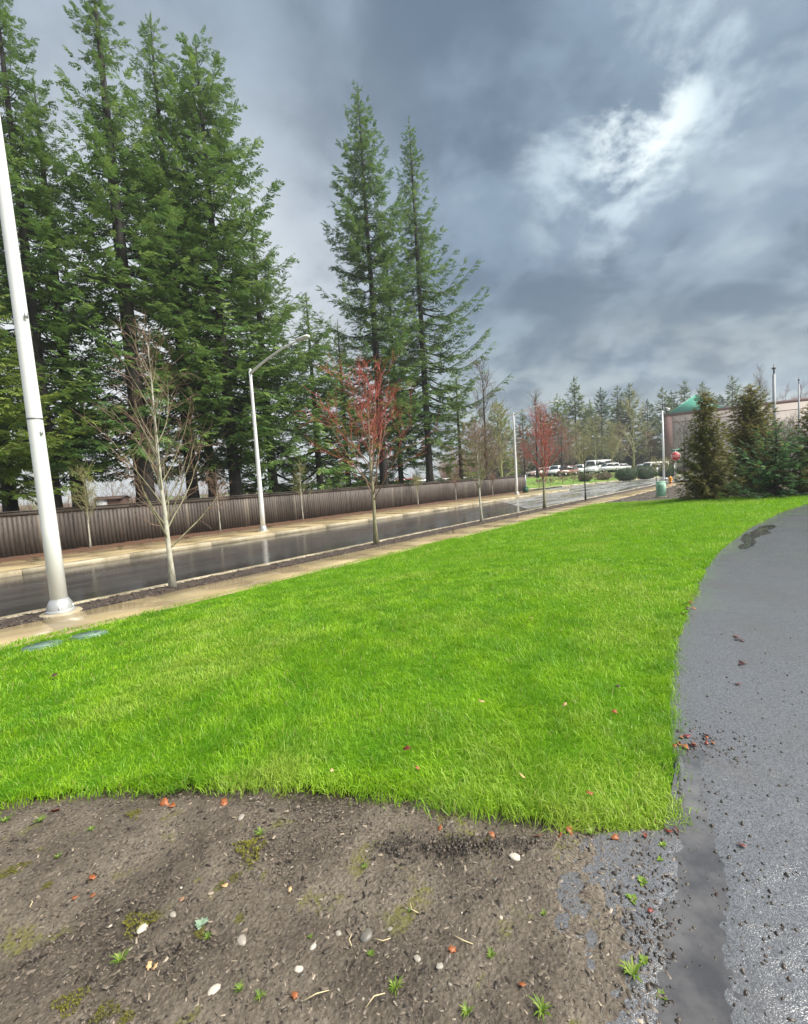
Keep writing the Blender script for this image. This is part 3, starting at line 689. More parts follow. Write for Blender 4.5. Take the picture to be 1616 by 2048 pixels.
# ------------------------------------------------------------------ fence
def make_fence():
    base = uvw(3.0, V_FENCE, 0)
    t = thing('wooden_fence', 'long weathered grey brown board fence along the far sidewalk', 'fence', base, 0)
    r = np.random.default_rng(3)
    ang = math.atan2(UD[1], UD[0]); W = 0.15; N0, N1 = -80, 300; H = 1.72
    meshes = []
    for kx in range(6):
        w = W - 0.007; h = H + r.uniform(-0.012, 0.004); th = 0.018
        # local: x along the fence, y towards the street is -y
        x0, x1 = -w / 2, w / 2; sk = r.uniform(-0.004, 0.004); bow = r.uniform(0.0, 0.006)
        v = []
        for zz in (0.03 + r.uniform(-0.02, 0.02), h / 2, h):
            o_ = bow if 0.2 < zz < 1.5 else 0
            v += [(x0 + sk * zz, -th - o_, zz), (x1 + sk * zz, -th - o_, zz), (x1 + sk * zz, -o_, zz), (x0 + sk * zz, -o_, zz)]
        fs = []
        for l in (0, 4): fs += [(l, l + 1, l + 5, l + 4), (l + 1, l + 2, l + 6, l + 5), (l + 2, l + 3, l + 7, l + 6), (l + 3, l, l + 4, l + 7)]
        fs += [(3, 2, 1, 0), (8, 9, 10, 11)]
        me = MB().add(v, fs).mesh('board'); me.materials.append(M['fence_wood']); meshes.append(me)
    t.rotation_euler = (0, 0, ang)
    for i in range(0, N1):
        b = link('board', meshes[r.integers(6)], None, t, (i * W, r.uniform(-0.006, 0.004), r.uniform(-0.012, 0.012)))
        b.rotation_euler = (0, r.normal(0, 0.004), 0)
    st = MB()
    for i in range(N0, 0): st.box((i * W, -0.009, H / 2), (W - 0.007, 0.018, H - 0.03))
    o = st.build('far_boards', M['fence_wood'], t); tag(o, kind='stuff')
    L0, L1 = N0 * W, N1 * W
    for i, x in enumerate(np.arange(L0, L1, 2.4)):
        x2 = min(x + 2.4, L1)
        MB().box(((x + x2) / 2, -0.035, H - 0.06), (x2 - x - 0.006, 0.024, 0.14)).build('fascia_board', M['fence_wood'], t)
        MB().box(((x + x2) / 2, -0.01, H + 0.032), (x2 - x - 0.004, 0.15, 0.036)).build('cap_board', M['fence_wood'], t)
        MB().box((x, 0.055, 0.85), (0.09, 0.09, 1.7)).build('post', M['fence_wood'], t)
    for zz in (0.35, 1.3): MB().box(((L0 + L1) / 2, 0.03, zz), (L1 - L0, 0.04, 0.09)).build('rail', M['fence_wood'], t)
    # the return at the far end
    t2 = thing('fence_return', 'short end panel of the board fence beside the green cabinet', 'fence', uvw(3.0 + N1 * W + 0.1, V_FENCE, 0), ang + math.pi / 2)
    for i in range(12): link('board', meshes[r.integers(6)], None, t2, (i * W + 0.1, 0, r.uniform(-0.01, 0.01)))
    MB().box((0.95, -0.01, H + 0.03), (2.0, 0.15, 0.036)).build('cap_board', M['fence_wood'], t2)
    MB().box((0.0, 0.02, 0.9), (0.12, 0.12, 1.8)).build('post', M['galvanised'], t2)
make_fence()

# ------------------------------------------------------------------ conifers
# foliage sprays
def spray_template(seed, pairs=6, wid=0.10, droop=0.10, curl=0.06):
    r = np.random.default_rng(seed); V = []; Fc = []
    def kite(a, b, w, up):
        a = np.array(a); b = np.array(b); d = b - a; s_ = np.cross(d, up); s_ /= np.linalg.norm(s_) + 1e-9
        m_ = a + d * 0.45; n = len(V)
        V.extend([a, m_ + s_ * w, b, m_ - s_ * w]); Fc.append((n, n + 1, n + 2, n + 3))
    for i in range(pairs):
        t = (i + 0.35) / pairs; x = t * 0.9; z = -droop * t * t
        for sgn in (-1, 1):
            L = (0.46 - 0.30 * t) * r.uniform(0.75, 1.25); a = math.radians(r.uniform(38, 60))
            e = (x + L * math.cos(a), sgn * L * math.sin(a), z - curl * r.uniform(0, 2.2) * L * 3 + r.normal(0, 0.03))
            kite((x, 0, z), e, wid * r.uniform(0.7, 1.1) * (0.7 + L), np.array([r.normal(0, 0.35), r.normal(0, 0.35), 1.0]))
    kite((0.0, 0, 0), (0.6, 0, -droop * 0.3), wid * 0.45, np.array([0.1, 0.5, 1.0]))
    kite((0.55, 0, -droop * 0.3), (1.05, 0, -droop * 0.9 + 0.03), wid * 0.6, np.array([0.1, -0.3, 1.0]))
    return np.array(V), np.array(Fc)
SPRAYS = [spray_template(s, 7, 0.062, 0.16, 0.08) for s in range(5)]
FINE = [spray_template(s + 20, 5, 0.12) for s in range(4)]
CEDAR = [spray_template(s + 40, 5, 0.12, 0.42, 0.14) for s in range(4)]

def add_sprays(mb, O, D, U_, sc, tmpl, r):
    O, D, U_ = map(np.asarray, (O, D, U_)); D = D / (np.linalg.norm(D, axis=1)[:, None] + 1e-9)
    Sd = np.cross(U_, D); Sd /= np.linalg.norm(Sd, axis=1)[:, None] + 1e-9; U2 = np.cross(D, Sd)
    pick = r.integers(0, len(tmpl), len(O)); rn = r.random(len(O))
    for k, (V, Fc) in enumerate(tmpl):
        ix = np.where(pick == k)[0]
        if not len(ix): continue
        o, d, s_, u_, q = O[ix], D[ix], Sd[ix], U2[ix], np.asarray(sc)[ix]
        W = o[:, None, :] + q[:, None, None] * (V[None, :, 0:1] * d[:, None, :] + V[None, :, 1:2] * s_[:, None, :] + V[None, :, 2:3] * u_[:, None, :])
        fs = (np.arange(len(ix))[:, None, None] * len(V) + Fc[None]).reshape(-1, 4)
        mb.add(W.reshape(-1, 3), fs, np.repeat(rn[ix], len(V)))

def conifer_meshes(h, prof, seed, spacing=0.55, per=5, spray=0.75, dens=1.0, rise=(-0.25, 0.5), upturn=0.25, trunk_r=0.3, first=0.1, tmpl=SPRAYS, jit=0.3, bias=None, dead=0.0, spray_dense=0.26):
    """prof(t)->branch length at height fraction t; rise: branch slope at the bottom and at the top"""
    r = np.random.default_rng(seed)
    tr, br, fo = MB(), MB(), MB()
    zz = np.linspace(0, h, 14); wob = np.cumsum(r.normal(0, 0.012 * h / 25, (14, 2)), 0); wob -= wob[0]
    flare = 1 + 0.35 * np.exp(-zz / 0.5)
    cen = np.c_[wob, zz]; rad = trunk_r * (1 - zz / h) ** 0.8 * flare + 0.012
    tr.tube(cen, rad, 10)
    def axis(z): return np.array([np.interp(z, zz, wob[:, 0]), np.interp(z, zz, wob[:, 1])])
    O, D, U_, SC = [], [], [], []
    z = h * first
    while z < h * 0.985:
        t = z / h; L0 = prof(t)
        n = max(3, int(round(per * (0.6 if t > 0.93 else 1) * r.uniform(0.8, 1.2))))
        a0 = r.uniform(0, 2 * np.pi)
        for i in range(n):
            az = a0 + i * 2 * np.pi / n + r.normal(0, 0.25)
            L = L0 * min(1.32, max(0.25, 1 + r.normal(0, jit)))
            if bias is not None: L *= bias(t, az)
            if L < 0.12: continue
            zb = z + r.normal(0, spacing * 0.35)
            sl_ = rise[0] + (rise[1] - rise[0]) * t + r.normal(0, 0.09)
            m = max(4, int(L / 0.5) + 3); s_ = np.linspace(0, 1, m)
            sag = upturn * s_ ** 2.2 - (0.16 if t < 0.8 else 0.05) * np.sin(np.pi * s_)
            hx = L * s_; pz = zb + L * (sl_ * s_ + sag); c0 = axis(min(max(zb, 0), h))
            daz = np.cumsum(r.normal(0, 0.04, m))
            P = np.c_[c0[0] + hx * np.cos(az + daz), c0[1] + hx * np.sin(az + daz), pz]
            if r.random() < dead * (1 - t):
                br.tube(P[:max(3, m // 2)], (0.010 + 0.011 * L) * (1 - 0.88 * s_[:max(3, m // 2)]), 4, cap=False); continue
            br.tube(P, (0.010 + 0.011 * L) * (1 - 0.88 * s_), 4, cap=False)
            ns = int(max(3, L / spray_dense * dens))
            f0 = 0.12 if L < 2 else 0.2
            for kx in range(ns):
                q = f0 + (1 - f0) * (kx + r.random()) / ns
                p = np.array([np.interp(q, s_, P[:, c]) for c in range(3)])
                tg = np.array([math.cos(az), math.sin(az), sl_ * 0.5 + upturn * 2 * q - 0.1])
                side = np.array([-math.sin(az), math.cos(az), 0]) * (1 if kx % 2 else -1)
                w = r.uniform(0.5, 1.25) * (1 - 0.75 * q ** 3)
                d = tg * (0.35 + 0.75 * q) + side * w + np.array([0, 0, r.normal(-0.14, 0.22)])
                O.append(p); D.append(d); U_.append(np.array([r.normal(0, 0.28), r.normal(0, 0.28), 1.0]))
                SC.append(spray * (0.34 + 0.80 * min(1, L / 2.5)) * (1 - 0.35 * q) * r.uniform(0.7, 1.25))
            O.append(P[-1] - 0.1 * (P[-1] - P[-2])); D.append(P[-1] - P[-2]); U_.append(np.array([0, 0.1, 1.0])); SC.append(spray * 0.6 * (0.3 + 0.7 * min(1, L / 2)))
        z += spacing * r.uniform(0.7, 1.3) * (0.55 + 0.6 * (1 - t))
    # leader
    for kx in range(6):
        a = r.uniform(0, 6.28); O.append(np.r_[axis(h), h - 0.15 * kx]); D.append(np.array([0.5 * math.cos(a), 0.5 * math.sin(a), 1.0])); U_.append(np.array([math.cos(a), math.sin(a), 0.2])); SC.append(spray * 0.3)
    add_sprays(fo, O, D, U_, SC, tmpl, r)
    return tr, br, fo
def conifer(name, label, loc, args, foliage, group=None, bark='fir_bark', rz=0.0):
    tr, br, fo = conifer_meshes(**args)
    t = thing(name, label, 'tree', loc, rz, group)
    tr.build('trunk', M[bark], t, smooth=True); br.build('branches', M[bark], t)['kind'] = 'stuff'; fo.build('crown', M[foliage], t)
    return t
def cone_prof(R, top=0.35, p=0.8, low=0.75, k=0.25):
    """branch length: widest at height k, narrower below, pointed above"""
    def f(t):
        up = max(0.0, (1 - t) / (1 - k)) ** p
        return R * (up if t > k else low + (1 - low) * t / k) + top * (1 - t)
    return f

def seen(p):
    d = np.array(p) - np.array([0, 0, EYE]); w = d @ FW
    if w < 0.1: return (-9e9, 0)
    return 808 + F * (d @ RT) / w, 1024 - F * (d @ UP) / w
def on_line(px, v):
    u = min(np.arange(-12, 70, 0.05), key=lambda u: abs(px - seen(uvw(u, v, 0.0))[0])); return uvw(u, v)[:2]
def big_firs():
    G = 'tall firs beyond the board fence'
    #  column at base, depth, tip row, R, first, trunk, seed, material, label, options
    L = [
        (300, 26.6, -95, 3.3, 0.16, 0.50, 1, 'fir_green', 'tallest fir with the thickest dark trunk, tip cut by the top of the frame', dict()),
        (118, 28.5, -130, 3.1, 0.15, 0.30, 2, 'fir_green', 'fir with a slender trunk just right of the white lamp pole', dict()),
        (392, 28.5, 30, 2.9, 0.15, 0.36, 3, 'fir_green', 'fir with a thin forked top between the tallest fir and the broad fir', dict(jit=0.35)),
        (478, 26.5, 78, 4.3, 0.15, 0.38, 4, 'fir_green', 'broad bushy olive green fir left of the gap in the firs', dict(dens=1.2)),
        (771, 26.5, 172, 3.4, 0.17, 0.36, 5, 'fir_dark', 'narrow fir with a bare tufted leader behind the red twigged tree', dict(jit=0.35, dens=1.15)),
        (862, 27.0, 238, 3.5, 0.15, 0.36, 6, 'fir_dark', 'sparse fir at the right end of the row with long branches reaching right', dict(jit=0.35)),
        (168, 31.0, 150, 3.0, 0.16, 0.40, 7, 'fir_dark', 'fir with a dark trunk between the white lamp pole and the thickest trunk', dict()),
        (552, 28.5, 400, 3.8, 0.11, 0.36, 8, 'fir_dark', 'lower fir in the back row right of the near street lamp post', dict()),
        (645, 27.5, 590, 3.8, 0.08, 0.28, 9, 'fir_green', 'short full fir filling the gap left of the red twigged tree', dict()),
        (30, 33.0, 60, 3.4, 0.16, 0.36, 10, 'fir_dark', 'dark fir at the left edge behind the lighter young fir', dict()),
        (805, 30.5, 470, 3.0, 0.10, 0.28, 11, 'fir_green', 'short fir between the two tall firs on the right of the row', dict()),
        (925, 27.5, 755, 3.2, 0.06, 0.24, 12, 'fir_olive', 'low spreading fir at the right foot of the row above the fence', dict()),
        (430, 34.0, 300, 3.2, 0.15, 0.36, 13, 'fir_dark', 'fir deep in the back row behind the broad olive fir', dict()),
        (700, 33.0, 640, 3.4, 0.08, 0.28, 14, 'fir_olive', 'low olive fir deep behind the red twigged tree', dict()),
    ]
    for px, D, py, R, first, tr_, seed, fm, lab, opt in L:
        X, D = on_line(px, D); h = z_at(py, X, D)
        a = dict(h=h, prof=cone_prof(R * 1.15, 0.15, 0.95, 0.8, 0.25), seed=100 + seed, spacing=0.62, per=5, spray=1.02, trunk_r=tr_, first=first, jit=0.3, rise=(-0.28, 0.55), upturn=0.22, dead=0.24, spray_dense=0.26)
        a.update(opt)
        if seed == 5: a['prof'] = lambda t: 0.15 if 0.93 < t < 0.965 else (0.5 if t >= 0.965 else 4.8 * ((1 - t) / 0.9) ** 0.92 + 0.25)
        if seed == 6: a['prof'] = lambda t: 4.6 * ((1 - t) / 0.9) ** 0.95 + 0.2; a['bias'] = lambda t, az: 1.65 if (abs(((az + 0.3 + math.pi) % (2 * math.pi)) - math.pi) < 0.75 and 0.28 < t < 0.62) else 0.9
        if seed == 3: a['prof'] = lambda t: 3.9 * ((1 - t) / 0.9) ** 0.85 * (0.75 if t > 0.85 else 1) + 0.3
        if seed == 4: a['prof'] = lambda t: min(4.9, 7.2 * max(0, (1 - t)) ** 0.86) * (0.85 + 0.15 * math.sin(t * 23)) * (1.0 if t > .25 else .8) + 0.35
        conifer('fir_tree', lab, (X, D, -0.05), a, fm, G, rz=seed * 1.1)
    # young fir close to the fence at the left edge
    X, Dy = on_line(-30, 25.2); h = z_at(515, X, Dy)
    conifer('young_fir', 'lighter green young fir at the left edge, branches hanging over the fence', (X, Dy, 0), dict(h=h, prof=cone_prof(3.4, 0.5, 0.6, 0.9, 0.2), seed=222, spacing=0.5, per=6, spray=0.9, trunk_r=0.2, first=0.26, dens=1.3, rise=(-0.2, 0.4), upturn=0.15), 'fir_olive')
big_firs()

def far_conifers():
    G = 'far conifers behind the car park'
    protos = []
    for s in range(4):
        tr, br, fo = conifer_meshes(20.0, cone_prof(3.2 + 0.3 * s, 0.4, 0.8, 0.8, 0.2), 300 + s, spacing=1.0, per=5, spray=1.7, trunk_r=0.3, first=0.08, tmpl=FINE, dens=0.62, jit=0.28)
        ms = []
        for nm, mb_, mt in (('trunk', tr, 'fir_bark'), ('branches', br, 'fir_bark'), ('crown', fo, ('far_fir', 'fir_blue', 'far_fir', 'fir_olive')[s])):
            me = mb_.mesh(nm, nm == 'trunk'); me.materials.append(M[mt]); ms.append((nm, me))
        protos.append(ms)
    L = [(1155, 122, 757, 0, 'tall pointed far conifer standing clear of its neighbours left of the blue green one'), (1206, 112, 778, 1, 'blue green far conifer behind the middle of the car park'),
         (1240, 125, 774, 2, 'left one of the twin far conifers behind the large olive tree'), (1263, 122, 769, 0, 'right one of the twin far conifers behind the large olive tree'),
         (1328, 125, 776, 2, 'far conifer just left of the tan building corner'), (1346, 130, 783, 1, 'slim far conifer above the left corner of the tan building'),
         (1372, 128, 762, 0, 'pointed far conifer left of the green pyramid roof'), (1408, 135, 766, 2, 'far conifer behind the green pyramid roof'),
         (1466, 125, 753, 0, 'tall far conifer above the tan wall between the cone shaped cedars'), (1442, 128, 790, 1, 'small far conifer right of the green pyramid roof'),
         (1120, 118, 790, 3, 'olive far conifer behind the second red twigged tree'), (1085, 115, 812, 2, 'low far conifer right of the far street lamp'), (1050, 112, 820, 0, 'low far conifer at the far street lamp post'),
         (1000, 100, 800, 3, 'olive far conifer above the end of the board fence'), (1185, 125, 800, 3, 'small olive far conifer right of the tall pointed one'), (1298, 122, 800, 1, 'small far conifer left of the thin white lamp post'), (1392, 132, 792, 2, 'small far conifer touching the green pyramid roof')]
    for px, D, py, s, lab in L:
        X = x_at(px, D, 1.2); h = z_at(py, X, D) - 1.2
        t = thing('far_conifer', lab, 'tree', (X, D, 1.2), px * 0.7, G)
        for nm, me in protos[s]: link(nm, me, None, t)
        q = h / 20.0; t.scale = (q * 1.05, q * 1.05, q)
far_conifers()

def right_conifers():
    def at(px, py): return ground(px, py)
    def pr(R): return lambda t: R * max(0, (1 - t)) ** 0.78 * (0.93 + 0.07 * math.sin(t * 40)) * (0.85 + 0.15 * min(1, t / 0.08)) + 0.10
    L = [('cedar_tree', 1414, 996, 786, 1.15, 'cedar', 61, 'dense cone shaped brownish cedar nearest to the stop sign'), ('cedar_tree', 1504, 979, 772, 1.70, 'cedar', 62, 'larger cone shaped brownish cedar behind the small spruce'),
         ('cedar_tree', 1640, 985, 800, 1.60, 'cedar', 63, 'cone shaped cedar cut off by the right edge of the frame')]
    for nm, px, py, top, R, fm, seed, lab in L:
        g = at(px, py); h = z_at(top, g[0], g[1]) - g[2]
        tr, br, fo = conifer_meshes(h, pr(R), seed, spacing=0.20, per=11, spray=0.50, trunk_r=0.10, first=0.02, tmpl=CEDAR, dens=1.35, rise=(0.05, 0.7), upturn=0.10, jit=0.10, spray_dense=0.12)
        t = thing(nm, lab, 'tree', tuple(g), seed, 'cone shaped cedars on the mulch mound')
        tr.build('trunk', M['brown_twig'], t, smooth=True); br.build('branches', M['brown_twig'], t)['kind'] = 'stuff'; fo.build('crown', M[fm], t)
    g = at(1553, 992); h = z_at(852, g[0], g[1]) - g[2]
    conifer('spruce_tree', 'small bright green spruce in front of the cedars at the lawn edge', tuple(g), dict(h=h, prof=lambda t: 1.75 * max(0, 1 - t) ** 0.8 + 0.12, seed=71, spacing=0.22, per=8, spray=0.46, trunk_r=0.055, first=0.04, dens=1.3, rise=(-0.05, 0.6), upturn=0.15, jit=0.3, spray_dense=0.15), 'spruce')
right_conifers()

# ------------------------------------------------------------------ bare trees
def bare_tree(name, label, loc, h, seed, trunk_h, trunk_r, n1, spread, mats, twig_len=0.5, levels=3, up=0.5, fill=1.0, group=None, n2=6, n3=4, lean=(0, 0), first_angle=0.75, tw_r=0.004, cat='tree'):
    r = np.random.default_rng(seed)
    tr, b1, b2 = MB(), MB(), MB()
    m = 10; zz = np.linspace(0, h * 0.96, m); wob = np.cumsum(r.normal(0, 0.012 * h / 5, (m, 2)), 0); wob -= wob[0]
    C = np.c_[wob[:, 0] + lean[0] * zz, wob[:, 1] + lean[1] * zz, zz]
    rad = trunk_r * np.maximum(0.07, (1 - zz / (h * 0.96)) ** 0.85) * (1 + 0.5 * np.exp(-zz / 0.12))
    tr.tube(C, rad, 8)
    def limb(p, d, L, rd, lev, tgt, nseg):
        dd = d / math.sqrt(float(d @ d)) + np.cumsum(r.normal(0, 0.10, (nseg, 3)) + np.array([0, 0, up * 0.35 / nseg * (1.6 if lev == 1 else 1)]), 0)
        dd /= np.sqrt((dd * dd).sum(1))[:, None]
        pts = np.vstack([p, p + np.cumsum(dd, 0) * (L / nseg)]); s_ = np.linspace(0, 1, nseg + 1); dirs = np.vstack([dd[:1], dd])
        tgt.tube(pts, np.maximum(tw_r * 0.5, rd * (1 - 0.8 * s_)), 5 if lev == 1 else 3, cap=False)
        return pts, dirs
    for i in range(n1):
        t = (i + r.random()) / n1; z = trunk_h + (h * 0.90 - trunk_h) * t ** 1.15
        p = np.array([np.interp(z, zz, C[:, c]) for c in range(3)])
        az = i * 2.4 + r.normal(0, 0.35); tilt = first_angle * (1 - 0.45 * t) * r.uniform(0.75, 1.2)
        d = np.array([math.cos(az) * math.sin(tilt), math.sin(az) * math.sin(tilt), math.cos(tilt)])
        L = spread * (1 - 0.62 * t) * r.uniform(0.75, 1.25); L = min(L, (h - z) * 1.15 / max(0.35, d[2]))
        P, Ds = limb(p, d, L, max(tw_r, trunk_r * 0.34 * (1 - 0.5 * t)), 1, b1, 6)
        if levels < 2: continue
        k2 = int(n2 * fill * (0.6 + 0.6 * L / spread) + 1)
        for j in range(k2):
            q = 0.22 + 0.76 * (j + r.random()) / k2; ii = min(5, int(q * 6)); pp = P[ii] + (P[ii + 1] - P[ii]) * (q * 6 - ii)
            d2 = Ds[ii] + r.normal(0, 0.55, 3); d2[2] = abs(d2[2]) * 0.7 + 0.15
            P2, D2 = limb(pp, d2, L * 0.48 * (1.1 - 0.6 * q) * r.uniform(0.7, 1.3) + twig_len * 0.4, max(tw_r, trunk_r * 0.11), 2, b2, 4)
            if levels < 3: continue
            for k in range(n3):
                q3 = 0.25 + 0.75 * r.random(); i3 = min(3, int(q3 * 4))
                d3 = D2[i3] + r.normal(0, 0.6, 3)
                limb(P2[i3] + (P2[i3 + 1] - P2[i3]) * (q3 * 4 - i3), d3, twig_len * r.uniform(0.5, 1.2), tw_r, 3, b2, 2)
    t = thing(name, label, cat, loc, 0, group)
    tr.build('trunk', M[mats[0]], t, smooth=True); b1.build('branches', M[mats[1]], t)
    if b2.pend: b2.build('twigs', M[mats[2]], t)
    return t

def street_trees():
    def on_strip(px, v=10.28):
        # where the strip's centre line is seen in column px
        best = min(np.arange(-5, 60, 0.05), key=lambda u: abs(px - seen(uvw(u, v, 0.0))[0])); return uvw(best, v, 0.02)
    p = on_strip(346); D = p[1]; h = z_at(668, p[0], D)
    bare_tree('street_tree', 'pale barked bare street tree nearest to the white lamp pole', p, h, 41, 0.80, 0.062, 28, 2.1, ('pale_bark', 'mossy_bark', 'brown_twig'), 0.32, 3, 0.75, 1.0, 'bare street trees in the planting strip', 5, 4, first_angle=0.72, tw_r=0.0042)
    p = on_strip(752); h = z_at(752, p[0], p[1])
    bare_tree('street_tree', 'bare street tree with red twigs and mossy trunk beside the road', p, h, 52, 1.35, 0.066, 24, 2.75, ('mossy_bark', 'brown_twig', 'red_twig'), 0.5, 3, 0.9, 0.95, 'bare street trees in the planting strip', 5, 4, first_angle=0.78, tw_r=0.0065)
    p = on_strip(963); h = z_at(862, p[0], p[1])
    bare_tree('street_tree', 'small vase shaped bare tree with a dark stained trunk foot', p, h, 43, 1.25, 0.055, 24, 1.9, ('pale_bark', 'mossy_bark', 'brown_twig'), 0.45, 3, 0.9, 1.0, 'bare street trees in the planting strip', 6, 5, first_angle=0.65, tw_r=0.006)
    p = on_strip(1089); h = z_at(828, p[0], p[1])
    bare_tree('street_tree', 'farther bare street tree with red twigs on the right side', p, h, 44, 1.3, 0.075, 24, 2.3, ('mossy_bark', 'red_twig', 'red_twig'), 0.5, 3, 0.8, 1.0, 'bare street trees in the planting strip', 5, 4, first_angle=0.7, tw_r=0.007)
    p = on_strip(1171); h = z_at(872, p[0], p[1])
    bare_tree('street_tree', 'thin young bare tree with a dark trunk, beyond the red twigged ones', p, h, 45, 1.6, 0.05, 10, 0.8, ('fir_bark', 'olive_twig', 'olive_twig'), 0.4, 3, 0.9, 0.8, 'bare street trees in the planting strip', 4, 3, first_angle=0.4, tw_r=0.006)
    for px, top, lab, sd in ((1313, 926, 'leafless sapling in front of the hedge beside the mint cabinet', 46), (1332, 928, 'leafless sapling between the thin lamp post and the hydrant', 47)):
        p = on_strip(px, 9.9); h = max(2.2, z_at(top, p[0], p[1]))
        bare_tree('street_tree', lab, p, h, sd, 1.1, 0.05, 12, 1.0, ('fir_bark', 'olive_twig', 'olive_twig'), 0.5, 3, 0.9, 0.8, 'bare street trees in the planting strip', 4, 3, first_angle=0.6, tw_r=0.008)
    G = 'saplings along the board fence'
    for px, top, lab, sd, m3 in ((182, 945, 'upright broom shaped sapling left of the pale barked street tree', 31, 'olive_twig'), (441, 955, 'small sapling against the fence right of the pale barked street tree', 32, 'brown_twig'),
                                 (606, 925, 'wispy sapling against the fence left of the red twigged tree', 33, 'olive_twig'), (836, 962, 'greenish sapling against the fence right of the red twigged tree', 34, 'olive_twig'),
                                 (912, 962, 'thin sapling against the fence left of the vase shaped tree', 35, 'brown_twig'), (986, 958, 'leaning sapling against the fence right of the vase shaped tree', 36, 'brown_twig')):
        p = on_strip(px, 22.1); h = z_at(top, p[0], p[1])
        bare_tree('sapling', lab, (p[0], p[1], 0.04), h, sd, 0.95, 0.035, 20 if sd == 31 else 12, 0.95, ('pale_bark', 'mossy_bark' if sd == 31 else m3, m3), 0.45, 3, 1.1, 0.9, G, 4, 3, first_angle=0.42 if sd == 31 else 0.6, tw_r=0.006)
street_trees()

def far_bare_trees():
    G = 'bare trees around the car park'
    L = [(1268, 84, 790, 5.2, 'olive_twig', 'large round olive twigged tree behind the clipped hedge', 1), (1192, 88, 835, 4.2, 'olive_twig', 'leaning olive twigged tree left of the large round one', 2), (1160, 92, 850, 4.0, 'olive_twig', 'olive twigged tree behind the white vans', 3),
         (1125, 80, 835, 3.6, 'rose_twig', 'reddish bare tree behind the second red twigged street tree', 4), (1075, 66, 782, 3.4, 'grey_twig', 'grey bare tree with long bristling top shoots above the far street lamp arm', 5), (1003, 60, 800, 3.6, 'olive_twig', 'olive bare tree above the end of the board fence', 6),
         (975, 46, 718, 3.0, 'grey_twig', 'tall grey bare tree at the right end of the fir row', 7), (1050, 74, 900, 3.5, 'rose_twig', 'low reddish thicket tree by the end of the fence', 8), (1225, 90, 850, 3.6, 'olive_twig', 'slender olive tree between the vans and the large round one', 9),
         (1520, 86, 735, 4.0, 'grey_twig', 'tall spindly bare tree behind the tan building beside the thick post', 10), (1600, 92, 775, 4.0, 'rose_twig', 'bare reddish tree above the tan wall at the right edge', 11), (1370, 68, 845, 3.4, 'grey_twig', 'bare tree in front of the tan wall left of the first cedar', 12),
         (1580, 62, 842, 3.0, 'grey_twig', 'bare tree in front of the tan wall right of the small spruce', 13), (1302, 92, 870, 3.5, 'brown_twig', 'brown bare tree left of the thin white lamp post', 14), (1570, 95, 778, 4, 'rose_twig', 'bare reddish tree above the tan wall right of the thick post', 15),
         (1100, 98, 870, 4.5, 'brown_twig', 'brown bare tree behind the car park left end', 16), (1140, 105, 860, 4.5, 'brown_twig', 'brown bare tree deep behind the white vans', 17), (1240, 108, 855, 4.5, 'brown_twig', 'brown bare tree deep behind the large round olive tree', 18)]
    for px, D, top, sp_, tm, lab, sd in L:
        X = x_at(px, D, 1.2); z0 = 1.25 if D > 62 else 0.0
        if sd in (12, 13): z0 = 0.4
        h = z_at(top, X, D) - z0
        bare_tree('bare_tree', lab, (X, D, z0 - 0.05), h, 500 + sd, h * (0.10 if sd != 10 else 0.3), 0.20, 16, sp_ * (0.85 if sd in (5, 10) else 1), ('fir_bark' if tm != 'olive_twig' else 'olive_twig', tm, tm), 1.1, 3, 0.9, 1.0, G, 6, 6 if sd in (1, 2, 3, 9) else 5, first_angle=0.75 if sd not in (5, 10, 7) else 0.5, tw_r=0.024 if tm == 'olive_twig' else 0.018)
    # winter scrub seen through the trunks, beyond the fence
    G2 = 'winter shrubs beyond the fence'
    for i, (px, D, top, tm, lab) in enumerate([(330, 40, 900, 'rose_twig', 'pinkish bare shrub behind the fence right of the thickest trunk'), (420, 52, 935, 'rose_twig', 'pinkish bare shrub behind the small fence sapling'), (590, 46, 925, 'brown_twig', 'brown bare shrub behind the fence right of the street lamp'),
                                          (650, 60, 930, 'olive_twig', 'olive bare shrub above the parked vehicles'), (790, 48, 905, 'rose_twig', 'pinkish bare shrub behind the red twigged tree'), (915, 55, 915, 'brown_twig', 'brown bare shrub right of the sparse fir trunk'), (965, 58, 900, 'rose_twig', 'pinkish bare shrub behind the vase shaped tree'), (70, 48, 950, 'olive_twig', 'olive shrub behind the fence at the white lamp pole'), (230, 50, 940, 'brown_twig', 'brown bare shrub between the dark trunks')]):
        X = x_at(px, D); h = max(2.5, z_at(top, X, D))
        bare_tree('bare_shrub', lab, (X, D, -0.05), h, 700 + i, 0.15, 0.06, 16, 2.6, (tm, tm, tm), 0.8, 3, 0.7, 1.0, G2, 5, 3, first_angle=1.0, tw_r=0.012, cat='shrub')
far_bare_trees()

